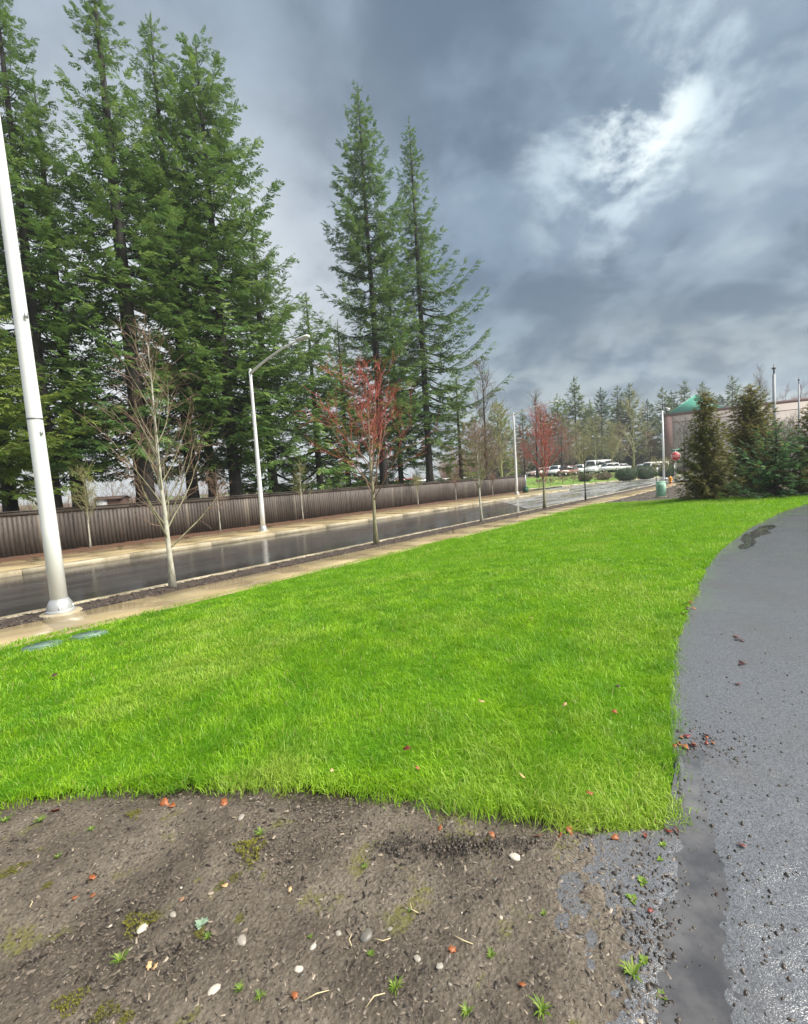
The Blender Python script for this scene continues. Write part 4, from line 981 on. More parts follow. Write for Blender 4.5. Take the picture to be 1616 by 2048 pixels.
# ------------------------------------------------------------------ lamps and posts
def street_lamp(name, label, loc, h, arm_dir, arm_len, r0, r1, band=None, footing=True, mat_='white_paint', group='street lamps along the road'):
    t = thing(name, label, 'street lamp', loc, 0, group)
    MB().tube([(0, 0, 0.06 + (h - 0.06) * q) for q in np.linspace(0, 1, 8)], [r0 + (r1 - r0) * q for q in np.linspace(0, 1, 8)], 20).build('pole', M[mat_], t, smooth=True)
    MB().lathe([(r0 * 1.75, 0.0), (r0 * 1.75, 0.035), (r0 * 1.65, 0.05), (0.001, 0.05)], n=8).build('base_plate', M['galvanised'], t)
    for k in range(4):
        a = k * math.pi / 2 + 0.6
        b = MB().tube([(math.cos(a) * r0 * 1.42, math.sin(a) * r0 * 1.42, 0.03), (math.cos(a) * r0 * 1.42, math.sin(a) * r0 * 1.42, 0.11)], 0.018, 6).build('anchor_bolt', M['galvanised'], t)
    if footing:
        MB().lathe([(r0 * 2.5, -0.15), (r0 * 2.5, -0.01), (r0 * 2.35, 0.006), (0.001, 0.006)], n=12).build('footing', M['kerb_concrete'], t)
        sk = MB().lathe([(r0 * 1.55, 0.05), (r0 * 1.5, 0.13), (r0 * 1.06, 0.24), (0.001, 0.24)], n=8).build('base_cover', M['galvanised'], t)
    if band: MB().lathe([(r0 + (r1 - r0) * band / h + 0.006, band - 0.012), (r0 + (r1 - r0) * band / h + 0.006, band + 0.012), (0.01, band + 0.012)], n=20).build('joint_band', M['dark_metal'], t)
    MB().lathe([(r1 * 1.15, h - 0.02), (r1 * 1.15, h + 0.05), (r1 * 0.5, h + 0.09), (0.001, h + 0.095)], n=12).build('cap', M['galvanised'], t)
    d = np.array([arm_dir[0], arm_dir[1]]); d = d / np.linalg.norm(d)
    s_ = np.linspace(0, 1, 8); P = np.c_[d[0] * arm_len * s_, d[1] * arm_len * s_, h - 0.12 + 0.62 * np.sin(s_ * 1.45)]
    MB().tube(P, 0.060 - 0.022 * s_, 8).build('arm', M['white_paint'], t, smooth=True)
    a = math.atan2(d[1], d[0]); e = P[-1]
    hd = MB(); n0 = [(-0.05, 0.05, 0.0), (0.15, 0.14, 0.0), (0.62, 0.15, 0.0), (0.72, 0.09, 0.0)]
    vs = []
    for x, w, _ in n0:
        for (yy, zz) in ((-w, -0.02), (w, -0.02), (w * 0.75, 0.055), (-w * 0.75, 0.055)): vs.append((x, yy, zz))
    fs = [(0, 1, 2, 3), (12, 15, 14, 13)]
    for i in range(3):
        for j in range(4): fs.append((4 * i + j, 4 * i + 4 + j, 4 * i + 4 + (j + 1) % 4, 4 * i + (j + 1) % 4))
    ho = MB().add(vs, fs).build('lamp_head', M['white_paint'], t, loc=tuple(e)); ho.rotation_euler = (0, 0, a)
    MB().box((0.4, 0, -0.032), (0.36, 0.2, 0.02)).build('lens', M['lens'], ho)
    return t
def lamps():
    best = lambda px, v: min(np.arange(-5, 70, 0.02), key=lambda u: abs(px - seen(uvw(u, v, 0.0))[0]))
    p = uvw(best(121, 10.12), 10.12, 0.03)
    t = street_lamp('street_lamp', 'thick white lamp pole in the left foreground with a bolted base', p, 10.2, VD, 3.0, 0.132, 0.080, band=3.45)
    t.rotation_euler = (0, math.radians(-1.1), 0)
    MB().box((0.135, -0.06, 5.2), (0.03, 0.05, 0.09)).build('step_bracket', M['galvanised'], t); MB().box((0.125, -0.05, 3.2), (0.02, 0.04, 0.07)).build('step_bracket', M['galvanised'], t)
    p = uvw(best(527, 19.5), 19.5, 0.02); h = z_at(742, p[0], p[1])
    street_lamp('street_lamp', 'street lamp with a long arm in front of the broad fir', p, h, -VD, 3.7, 0.115, 0.065, footing=True)
    p = uvw(best(1034, 20.4), 20.4, 0.02); h = z_at(828, p[0], p[1])
    street_lamp('street_lamp', 'farther street lamp at the end of the board fence', p, h, -VD, 3.6, 0.125, 0.075, footing=True)
    # thin lamp post at the junction
    D = 63.0; X = x_at(1328, D, 0.1); h = z_at(822, X, D)
    t = thing('lamp_post', 'thin white lamp post behind the stop sign left of the tan building', 'lamp post', (X, D, 0.05))
    MB().tube([(0, 0, 0), (0, 0, h)], [0.15, 0.09], 12).build('pole', M['white_paint'], t, smooth=True)
    MB().tube([(0, 0, h - 0.1), (0.3, -0.1, h + 0.35), (0.7, -0.2, h + 0.25)], 0.05, 6).build('arm', M['galvanised'], t); MB().lathe([(0.10, -0.35), (0.22, -0.2), (0.14, 0.02), (0.001, 0.04)], (0.7, -0.2, h + 0.25), 10).build('lamp_head', M['white_paint'], t)
    MB().lathe([(0.42, -0.1), (0.42, 0.06), (0.001, 0.06)], n=12).build('base_plate', M['galvanised'], t)
    for px, D, top, rr, lab in ((1549, 46, 748, 0.20, 'thick grey pole with a flat cap rising behind the small spruce'), (1598, 62, 768, 0.14, 'thinner grey pole with a flat cap at the right edge')):
        X = x_at(px, D, 3.0); h = z_at(top, X, D)
        t = thing('pole', lab, 'pole', (X, D, 0.3), 0, 'tall poles by the tan building')
        MB().tube([(0, 0, 0), (0, 0, h - 0.3)], [rr, rr * 0.62], 14).build('shaft', M['weathered'], t, smooth=True)
        MB().lathe([(rr * 0.35, 0), (rr * 0.35, 0.5), (rr * 0.95, 0.55), (rr * 0.95, 0.66), (rr * 0.2, 0.72), (rr * 0.2, 1.0), (0.001, 1.0)], (0, 0, h - 0.35), 12).build('cap', M['dark_metal'], t)
        MB().box((0, -rr, 3.2), (rr * 2.2, 0.1, 0.2)).build('bracket', M['dark_metal'], t)
lamps()

def text_mesh(txt, size, depth):
    cu = bpy.data.curves.new('legend', 'FONT'); cu.body = txt; cu.size = size; cu.extrude = depth; cu.align_x = 'CENTER'; cu.align_y = 'CENTER'
    o = bpy.data.objects.new('legend', cu); COL.objects.link(o)
    dg = bpy.context.evaluated_depsgraph_get(); me = bpy.data.meshes.new_from_object(o.evaluated_get(dg)); bpy.data.objects.remove(o); return me

def stop_sign():
    D = 47.3; X = x_at(1352, D, 1.0); t = thing('stop_sign', 'red octagonal stop sign with a green street name plate on top', 'stop sign', (X, D, 0.02), math.radians(-26))
    MB().tube([(0, 0.03, 0), (0, 0.03, 3.45)], 0.04, 8).build('post', M['galvanised'], t)
    R = 0.46; oc = [(R * math.cos(math.pi / 8 + k * math.pi / 4), R * math.sin(math.pi / 8 + k * math.pi / 4)) for k in range(8)]
    def plate(nm, s_, y0, y1, m, z=2.72, par=t):
        v = [(x * s_, y0, zz * s_ + z) for x, zz in oc] + [(x * s_, y1, zz * s_ + z) for x, zz in oc]
        return MB().add(v, [tuple(range(8)), tuple(range(15, 7, -1))] + [(i, 8 + i, 8 + (i + 1) % 8, (i + 1) % 8) for i in range(8)]).build(nm, m, par)
    pl = plate('plate', 1.0, -0.020, -0.012, M['sign_white']); plate('red_field', 0.94, -0.024, -0.0205, M['stop_red'], par=t)
    me = text_mesh('STOP', 0.36, 0.003); me.materials.append(M['sign_white'])
    o = bpy.data.objects.new('legend', me); COL.objects.link(o); o.parent = t; o.location = (0, -0.030, 2.72); o.rotation_euler = (math.pi / 2, 0, 0); o.scale = (0.95, 1, 1)
    n = MB().box((0, 0, 3.38), (0.78, 0.012, 0.17)).build('name_plate', M['sign_green'], t)
    for i in range(7): MB().box((-0.24 + i * 0.08, -0.009, 3.38), (0.035, 0.004, 0.085 if i else 0.1)).build('letter', M['sign_white'], n)
    # second, unsigned post beside it
    X2 = x_at(1349.5, D + 0.4, 0.5); t = thing('sign_post', 'slim bare post standing just left of the stop sign post', 'post', (X2, D + 0.4, 0.02))
    MB().tube([(0, 0, 0), (0, 0, 1.9)], 0.035, 8).build('shaft', M['galvanised'], t); MB().lathe([(0.05, 1.9), (0.05, 1.94), (0.001, 1.95)], n=8).build('cap', M['galvanised'], t)
    # hydrant
    D = 46.6; X = x_at(1341, D, 0.3); t = thing('fire_hydrant', 'yellow fire hydrant with a dark red foot beside the far sidewalk', 'fire hydrant', (X, D, 0.0))
    MB().lathe([(0.17, 0.0), (0.17, 0.04), (0.11, 0.05), (0.11, 0.16), (0.001, 0.16)], n=14).build('foot', M['hydrant_red'], t)
    MB().lathe([(0.155, 0.16), (0.155, 0.2), (0.12, 0.21), (0.12, 0.52), (0.17, 0.53), (0.17, 0.57), (0.001, 0.57)], n=16).build('barrel', M['hydrant_yellow'], t, smooth=False)
    MB().lathe([(0.14, 0.57), (0.13, 0.64), (0.09, 0.70), (0.035, 0.725), (0.035, 0.78), (0.001, 0.78)], n=16).build('bonnet', M['hydrant_yellow'], t)
    MB().tube([(-0.22, 0, 0.43), (0.22, 0, 0.43)], 0.055, 10).build('side_nozzle', M['hydrant_yellow'], t); MB().tube([(0, -0.24, 0.40), (0, 0, 0.40)], 0.075, 10).build('front_nozzle', M['hydrant_yellow'], t)
    # mint utility cabinet
    g = ground(1322, 993); D = g[1]; X = x_at(1322, D, 0.4); zc = float(zg(X, D)); hh = z_at(964, X, D) - zc
    t = thing('utility_cabinet', 'pale mint louvred utility cabinet at the edge of the mulch', 'cabinet', (X, D, zc), math.radians(-20))
    MB().box((0, 0, hh / 2), (0.46, 0.36, hh)).build('housing', M['mint'], t); MB().box((0, 0, hh + 0.012), (0.50, 0.40, 0.04), taper=0.92).build('lid', M['mint'], t)
    for i in range(8): MB().box((-0.03, -0.187, 0.12 + i * (hh - 0.2) / 8), (0.32, 0.02, 0.035)).build('louvre', M['mint_dark'], t)
    MB().box((0, 0, -0.02), (0.56, 0.46, 0.06)).build('pad', M['kerb_concrete'], t)
    # dark green cabinet at the fence end
    p = uvw(43.9, 20.9, 0.0); t = thing('utility_box', 'small dark green utility box at the foot of the farther street lamp', 'utility box', p, AZ)
    MB().box((0, 0, 0.27), (0.42, 0.42, 0.54), taper=0.9).build('housing', M['box_green'], t); MB().box((0, 0, 0.56), (0.44, 0.44, 0.05), taper=0.85).build('lid', M['box_green'], t)
    # lawn valve covers
    for px, py, lab, a in ((178, 1273, 'pale green valve box lid in the grass nearer to the lamp pole', 0.5), (86, 1294, 'pale green valve box lid in the grass nearer to the left edge', 0.55)):
        g = ground(px, py); t = thing('valve_box', lab, 'valve box', (g[0], g[1], float(zg(g[0], g[1]))), a, 'irrigation valve boxes in the lawn')
        oc = [(0.24 * math.cos(k * math.pi / 8), 0.165 * math.sin(k * math.pi / 8)) for k in range(16)]
        MB().prism(oc, -0.05, 0.030).build('collar', M['lid_green'], t); MB().prism([(x * 0.9, y * 0.9) for x, y in oc], 0.030, 0.042).build('lid', M['lid_green'], t)
        MB().box((0.1, 0, 0.045), (0.05, 0.03, 0.008)).build('handle', M['dark_metal'], t)
stop_sign()

# ------------------------------------------------------------------ building
def building():
    DA, DB = 86.0, 72.0
    XA = x_at(1331, DA, 6.0); XB = x_at(1700, DB, 6.0); zt = z_at(834, XA, DA)
    A = np.array([XA, DA]); B = np.array([XB, DB]); d = (B - A) / np.linalg.norm(B - A); n = np.array([-d[1], d[0]]); Lw = np.linalg.norm(B - A); z0 = 0.3
    ang = math.atan2(d[1], d[0])
    t = thing('store_building', 'large tan flat roofed building with dark red coping and green pyramid roof', 'building', (XA, DA, z0), ang)
    h = zt - z0
    MB().box((Lw / 2, 14, h / 2), (Lw, 28, h)).build('wall', M['stucco'], t)
    MB().box((Lw / 2, 14, h + 0.25), (Lw + 0.5, 28.5, 0.5)).build('coping', M['coping'], t)
    MB().box((Lw / 2 + 0.5, -0.06, h - 1.15), (Lw - 1.4, 0.14, 0.10)).build('string_course', M['coping'], t)
    MB().box((0.55, -0.10, h / 2), (1.3, 0.24, h - 0.02)).build('pilaster', M['pilaster'], t)
    for i, x in enumerate(np.arange(8, Lw, 8.0)): MB().box((x, -0.012, h / 2 - 0.7), (0.10, 0.04, h - 1.9)).build('panel_joint', M['pilaster'], t)
    for i, x in enumerate((9.0, 24.0, 33.0)): MB().box((x, -0.16, h - 2.1), (0.7, 0.30, 0.22)).build('wall_light', M['dark_metal'], t)
    MB().box((Lw / 2, -0.05, 0.5), (Lw - 1.4, 0.10, 1.0)).build('plinth', M['pilaster'], t)
    # pyramid skylight roof
    w = 5.2; cx = 4.6; zb = h + 0.2; za = h + 4.4
    v = [(cx - w, 9 - w, zb), (cx + w, 9 - w, zb), (cx + w, 9 + w, zb), (cx - w, 9 + w, zb), (cx, 9, za)]
    ro = MB().add(v, [(0, 1, 4), (1, 2, 4), (2, 3, 4), (3, 0, 4), (3, 2, 1, 0)]).build('pyramid_roof', M['roof_green'], t)
    for k in range(4): MB().tube([v[k], v[4]], 0.09, 6).build('ridge', M['roof_green'], ro)
    v = [(-0.1, 5, zb), (cx - 1, 5, zb), (cx - 1, 15, zb), (-0.1, 15, zb), (cx - 1.5, 8, zb + 1.5), (cx - 1.5, 12, zb + 1.5)]
    # low dark hip beside it
    MB().add(v, [(0, 1, 4), (1, 2, 5, 4), (2, 3, 5), (3, 0, 4, 5), (3, 2, 1, 0)]).build('low_roof', M['coping'], t)
    MB().tube([(-0.1, 2, h), (-0.1, 2, h + 1.0), (-0.5, 1.6, h + 1.25)], 0.07, 6).build('roof_lamp', M['galvanised'], t)
    # brick shed seen between the trunks beyond the fence
    D = 44.0; X = x_at(217, D, 1.0); zt = z_at(985, X, D)
    t = thing('brick_shed', 'low reddish brown wall of a shed seen between dark trunks above the fence', 'shed', (X, D, -0.02), 0.3)
    MB().box((0, 1.5, 1.2), (2.2, 3, 2.0)).build('wall', M['brick_red'], t); MB().add([(-1.3, -0.2, 2.02), (1.3, -0.2, 2.02), (1.3, 1.5, 2.3), (-1.3, 1.5, 2.3), (1.3, 3.2, 2.02), (-1.3, 3.2, 2.02)], [(0, 1, 2, 3), (3, 2, 4, 5)]).build('roof', M['fir_bark'], t)
    MB().box((-0.5, -0.03, 1.0), (0.9, 0.06, 2.0)).build('door', M['white_paint'], t)
building()

# ------------------------------------------------------------------ cars
def car_meshes(kind):
    """x forward; returns list of (name, MB, material or None for paint)"""
    if kind == 'suv': Lc, W, H = 4.6, 1.85, 1.72; low = [(-2.3, .35), (-2.3, .85), (-2.2, 1.02), (1.2, 1.02), (2.15, .92), (2.3, .7), (2.3, .35)]; top = [(-2.15, 1.02), (-1.85, 1.68), (0.25, 1.72), (1.15, 1.02)]
    elif kind == 'van': Lc, W, H = 5.6, 2.0, 2.4; low = [(-2.8, .35), (-2.8, 1.25), (1.9, 1.25), (2.7, 1.05), (2.8, .7), (2.8, .35)]; top = [(-2.78, 1.25), (-2.72, 2.35), (1.1, 2.4), (1.9, 1.25)]
    else: Lc, W, H = 4.5, 1.8, 1.45; low = [(-2.25, .32), (-2.25, .8), (-2.1, .95), (1.0, .92), (2.1, .78), (2.25, .6), (2.25, .32)]; top = [(-1.9, .94), (-1.3, 1.40), (0.0, 1.45), (0.95, .93)]
    def ext(poly, w0, w1=None):
        n = len(poly); zs = [p[1] for p in poly]; z0, z1 = min(zs), max(zs)
        w1 = w0 if w1 is None else w1
        ws = [w0 + (w1 - w0) * (p[1] - z0) / (z1 - z0) for p in poly]
        v = [(x, -w / 2, z) for (x, z), w in zip(poly, ws)] + [(x, w / 2, z) for (x, z), w in zip(poly, ws)]
        return MB().add(v, [tuple(range(n)), tuple(range(2 * n - 1, n - 1, -1))] + [(i, n + i, n + (i + 1) % n, (i + 1) % n) for i in range(n)])
    def shrink(poly, a, b): 
        cx = sum(p[0] for p in poly) / len(poly); cz = sum(p[1] for p in poly) / len(poly); return [(cx + (x - cx) * a, cz + (z - cz) * b) for x, z in poly]
    out = [('body', ext(low, W), None), ('cabin', ext(top, W * 0.93, W * 0.74), None)]
    g = MB(); zb = top[0][1]; hh = top[1][1] - zb
    out.append(('side_window', ext(shrink(top, .86, .62), W * 0.945 - 0.02 + 0.02, W * 0.815), 'car_glass'))
    for s, (a, b) in ((1, (top[-1], top[-2])), (-1, (top[0], top[1]))):
        m = MB(); q = []
        for t_, w in ((0.14, .80), (0.86, .66)):
            x = a[0] + (b[0] - a[0]) * t_ + 0.012 * s; z = a[1] + (b[1] - a[1]) * t_ + 0.012; q += [(x, -W * w / 2, z), (x, W * w / 2, z)]
        m.add(q, [(0, 1, 3, 2) if s > 0 else (0, 2, 3, 1)]); out.append(('windscreen' if s > 0 else 'rear_window', m, 'car_glass'))
    for sx in (-1, 1):
        for sy in (-1, 1):
            c = (sx * Lc * 0.31, sy * (W / 2 - 0.10), 0.33)
            m = MB().tube([(c[0], c[1] - 0.11, c[2]), (c[0], c[1] + 0.11, c[2])], 0.33, 14); out.append(('wheel', m, 'rubber'))
            out.append(('rim', MB().tube([(c[0], c[1] + sy * 0.09, c[2]), (c[0], c[1] + sy * 0.118, c[2])], 0.2, 10), 'rim'))
    for sy in (-1, 1):
        out.append(('headlight', MB().box((Lc / 2 - 0.05, sy * W * 0.36, 0.72 if kind != 'van' else 0.9), (0.14, 0.34, 0.14)), 'lens'))
        out.append(('tail_light', MB().box((-Lc / 2 + 0.02, sy * W * 0.42, 0.82), (0.08, 0.2, 0.26)), 'lamp_red'))
    out.append(('bumper', MB().box((Lc / 2 + 0.0, 0, 0.42), (0.12, W * 0.9, 0.18)), 'dark_metal')); out.append(('bumper', MB().box((-Lc / 2, 0, 0.42), (0.12, W * 0.9, 0.18)), 'dark_metal'))
    return out
CARM = {}
def car(kind, paint, label, X, D, z, rz, group=None, name='parked_car', cat='car', scale=1.0):
    key = (kind, paint)
    if key not in CARM:
        CARM[key] = []
        for nm, mb_, mt in car_meshes(kind):
            me = mb_.mesh(nm); me.materials.append(M[mt or paint]); CARM[key].append((nm, me))
    t = thing(name, label, cat, (X, D, z), rz, group); t.scale = (scale,) * 3
    rims = []
    wheel = None
    for nm, me in CARM[key]:
        o = link(nm, me, None, wheel if nm == 'rim' else t)
        if nm == 'wheel': wheel = o
    return t
def vehicles():
    G = 'cars in the far car park'
    L = [(1078, 80, 'sedan', 'car_pink', 'faded pinkish car at the left end of the car park', 200), (1094, 82, 'sedan', 'car_silver', 'silver car second from the left end of the car park', 205), (1112, 80, 'suv', 'car_white', 'white car left of the brown car in the far car park', 230),
         (1133, 79, 'suv', 'car_brown', 'brown car in the far car park', 215), (1146, 84, 'sedan', 'car_white', 'low white car just right of the brown car', 220), (1160, 83, 'suv', 'car_white', 'white car with dark windscreen behind the clipped shrub', 235),
         (1184, 84, 'van', 'car_white', 'tall white van in the middle of the car park', 240), (1215, 88, 'suv', 'car_white', 'white car right of the tall white van', 190), (1236, 90, 'sedan', 'car_white', 'white car left of the large olive tree', 185),
         (1283, 84, 'suv', 'car_white', 'white car right of the large olive tree', 235), (1306, 80, 'van', 'car_white', 'white van behind the clipped hedge', 200), (1200, 96, 'van', 'car_white', 'white van deeper in the car park behind the others', 200), (1100, 95, 'suv', 'car_silver', 'silver car in the back row of the car park', 190)]
    for px, D, kd, pt, lab, a in L:
        X = x_at(px, D, 1.5); car(kd, pt, lab, X, D, lot_z(X, D) + 0.02, math.radians(a), G)
    G = 'vehicles beyond the board fence'
    L = [(582, 48, 'suv', 'car_silver', 'silver roof of a parked car behind the fence left of the red twigged tree', 20, 1.06), (640, 50, 'suv', 'car_white', 'pale roof of a parked car behind the fence next to the bus', 20, 1.06), (815, 62, 'van', 'car_red', 'red vehicle showing above the fence right of the red twigged tree', 60, 0.95), (795, 56, 'suv', 'car_white', 'white car roof beside the red vehicle above the fence', 200, 1.1),
         (845, 66, 'suv', 'car_white', 'white car roof behind the fence left of the sparse fir trunk', 30, 1.15), (908, 62, 'suv', 'car_white', 'white car roof behind the fence right of the sparse fir trunk', 30, 1.15), (935, 64, 'suv', 'car_white', 'white car roof behind the fence left of the vase shaped tree', 30, 1.15)]
    for px, D, kd, pt, lab, a, sc in L:
        X = x_at(px, D, 1.5); car(kd, pt, lab, X, D, 0.0 if kd != 'van' else -0.02, math.radians(a), G, scale=sc)
    # small yellow bus with a white roof
    D = 52.0; X = x_at(735, D, 1.8); t = thing('school_bus', 'yellow bus with a white roof behind the fence and the red twigged tree', 'bus', (X, D, 0.0), math.radians(12))
    MB().box((0, 0, 0.95), (7.6, 2.1, 1.3)).build('body', M['bus_yellow'], t)
    MB().prism([(-3.8, -1.05), (3.8, -1.05), (3.8, 1.05), (-3.8, 1.05)], 1.98, 2.06).build('roof', M['white_paint'], t)
    MB().box((0, 0, 2.10), (7.2, 1.8, 0.10), taper=0.9).build('roof_crown', M['white_paint'], t)
    MB().box((-0.1, 0, 1.79), (7.3, 2.0, 0.38)).build('window_band', M['car_glass'], t)
    for x in np.arange(-3.4, 3.5, 0.85): MB().box((x, -1.01, 1.79), (0.08, 0.05, 0.38)).build('window_post', M['bus_yellow'], t)
    MB().box((3.95, 0, 1.35), (0.5, 1.9, 1.1)).build('hood', M['bus_yellow'], t); MB().box((3.5, 0, 1.9), (0.7, 2.12, 0.5)).build('cab', M['bus_yellow'], t)
    for x in (-2.3, 2.4):
        for y in (-0.95, 0.95): MB().tube([(x, y - 0.12, 0.42), (x, y + 0.12, 0.42)], 0.42, 14).build('wheel', M['rubber'], t)
    # white notice on the thick trunk
    D = 25.0; X = x_at(266, D, 3.2); z = z_at(943, X, D)
    t = thing('notice_box', 'small white box fixed to the thickest fir trunk', 'box', (X, D - 0.55, z)); MB().box((0, 0, 0), (0.17, 0.08, 0.32)).build('case', M['white_paint'], t); MB().box((0, 0, 0.17), (0.19, 0.10, 0.02)).build('lid', M['white_paint'], t)
vehicles()

# ------------------------------------------------------------------ hedges and verge shrubs
def leafy(dim, n, leaf, seed, power=2.6):
    """rounded clipped hedge: leaves set through the outer shell of a soft box"""
    r = np.random.default_rng(seed); p = r.normal(size=(n, 3)); p /= (np.abs(p) ** power).sum(1)[:, None] ** (1 / power)
    p *= r.uniform(0.82, 1.03, n)[:, None]; p[:, 2] = np.abs(p[:, 2]) if False else p[:, 2]
    c = p * np.array(dim) / 2; c[:, 2] += dim[2] / 2
    nrm = p / (np.linalg.norm(p, axis=1)[:, None]) + r.normal(0, 0.5, (n, 3)); nrm /= np.linalg.norm(nrm, axis=1)[:, None]
    a = np.cross(nrm, r.normal(size=(n, 3))); a /= np.linalg.norm(a, axis=1)[:, None]; b = np.cross(nrm, a); s_ = leaf * r.uniform(0.6, 1.3, n)[:, None]
    v = np.stack([c - a * s_, c + b * s_ * 0.6, c + a * s_, c - b * s_ * 0.6], 1).reshape(-1, 3)
    mb = MB(); mb.add(v, np.arange(n * 4).reshape(-1, 4), np.repeat(r.random(n), 4))
    core = MB(); m = 10; th = np.linspace(0, 2 * np.pi, 17)[:-1]
    return mb
def hedges():
    def rounded_core(dim, m, par, nm='stems'):
        # leafless inner mass
        pr = [(0.30, 0.0), (0.80, dim[2] * 0.15), (0.85, dim[2] * 0.7), (0.6, dim[2] * 0.88), (0.001, dim[2] * 0.9)]
        o = MB().lathe([(a / 2, z) for a, z in pr], n=14).build(nm, m, par); o.scale = (dim[0], dim[1], 1); return o
    G = 'clipped shrubs on the far verge'
    L = [(1253, 64.5, (3.2, 2.6, 1.75), 'hedge', 'dark clipped rounded hedge block left of the long hedge'), (1291, 66.5, (4.2, 2.4, 1.9), 'hedge', 'long dark clipped hedge left of the thin lamp post'), (1335, 69.0, (3.6, 2.4, 1.8), 'hedge', 'dark clipped hedge behind the stop sign'),
         (1170, 70.0, (2.2, 1.8, 1.2), 'low_hedge', 'small clipped olive shrub at the left of the verge'), (1208, 73.0, (2.6, 1.8, 1.1), 'low_hedge', 'small clipped olive shrub in the middle of the verge'), (1246, 76, (3.0, 1.8, 1.2), 'low_hedge', 'clipped olive shrub left of the large round tree')]
    for i, (px, D, dim, m, lab) in enumerate(L):
        X = x_at(px, D, 0.8); z = lot_z(X, D); t = thing('clipped_shrub', lab, 'shrub', (X, D, z), math.atan2(VT[1], VT[0]), G)
        leafy(dim, 2600, 0.085, 40 + i).build('leaves', M[m], t); rounded_core(dim, M['fir_bark'], t)
    G = 'low russet shrubs on the far verge'
    L = [(1190, 68, 'low russet shrub row left of the middle olive shrub'), (1215, 70, 'low russet shrub row right of the middle olive shrub'), (1236, 72, 'low russet shrub row before the dark hedge block'), (1146, 66, 'low russet shrub above the verge kerb left of the olive shrub'), (1100, 61, 'low russet shrub near the left end of the verge'), (1078, 58, 'low russet shrub at the fence end of the verge'), (1125, 66, 'low russet shrub beside the second red twigged tree')]
    for i, (px, D, lab) in enumerate(L):
        X = x_at(px, D, 0.8); z = lot_z(X, D)
        bare_tree('low_shrub', lab, (X, D, z - 0.03), 0.85, 900 + i, 0.05, 0.03, 16, 1.2, ('brown_twig', 'brown_twig', 'rose_twig'), 0.35, 3, 0.4, 0.9, G, 5, 3, first_angle=1.1, tw_r=0.012, cat='shrub')
    # a dense belt of winter wood and undergrowth far behind everything
    r = np.random.default_rng(77); mb = MB()
    for i in range(420):
        px = r.uniform(880, 1700); D = r.uniform(120, 150); X = x_at(px, D, 2); hh = r.uniform(5, 11); n = 16
        for k in range(n):
            a = r.uniform(0, 6.28); l = r.uniform(0.4, 1.0) * hh; s_ = r.uniform(0.1, 0.5)
            mb.tube([(X, D, 1.0), (X + math.cos(a) * l * s_ * 0.4, D + math.sin(a) * l * s_ * 0.4, 1 + l * 0.5), (X + math.cos(a) * l * s_, D + math.sin(a) * l * s_, 1 + l)], [0.05, 0.04, 0.015], 3, cap=False, attr=r.random())
    tag(mb.build('distant_wood', M['brown_twig']), 'distant brown mass of leafless winter wood behind the car park', 'wood', kind='stuff')
    # wood far behind the fence
    mb = MB()
    for i in range(260):
        px = r.uniform(-300, 980); D = r.uniform(70, 95); X = x_at(px, D, 2); hh = r.uniform(1.8, 4.0)
        for k in range(14):
            a = r.uniform(0, 6.28); l = r.uniform(0.4, 1.0) * hh; s_ = r.uniform(0.1, 0.7)
            mb.tube([(X, D, 0), (X + math.cos(a) * l * s_ * 0.4, D + math.sin(a) * l * s_ * 0.4, l * 0.5), (X + math.cos(a) * l * s_, D + math.sin(a) * l * s_, l)], [0.04, 0.03, 0.012], 3, cap=False, attr=r.random())
    tag(mb.build('distant_scrub', M['rose_twig']), 'distant pinkish winter scrub seen above the board fence', 'scrub', kind='stuff')
hedges()

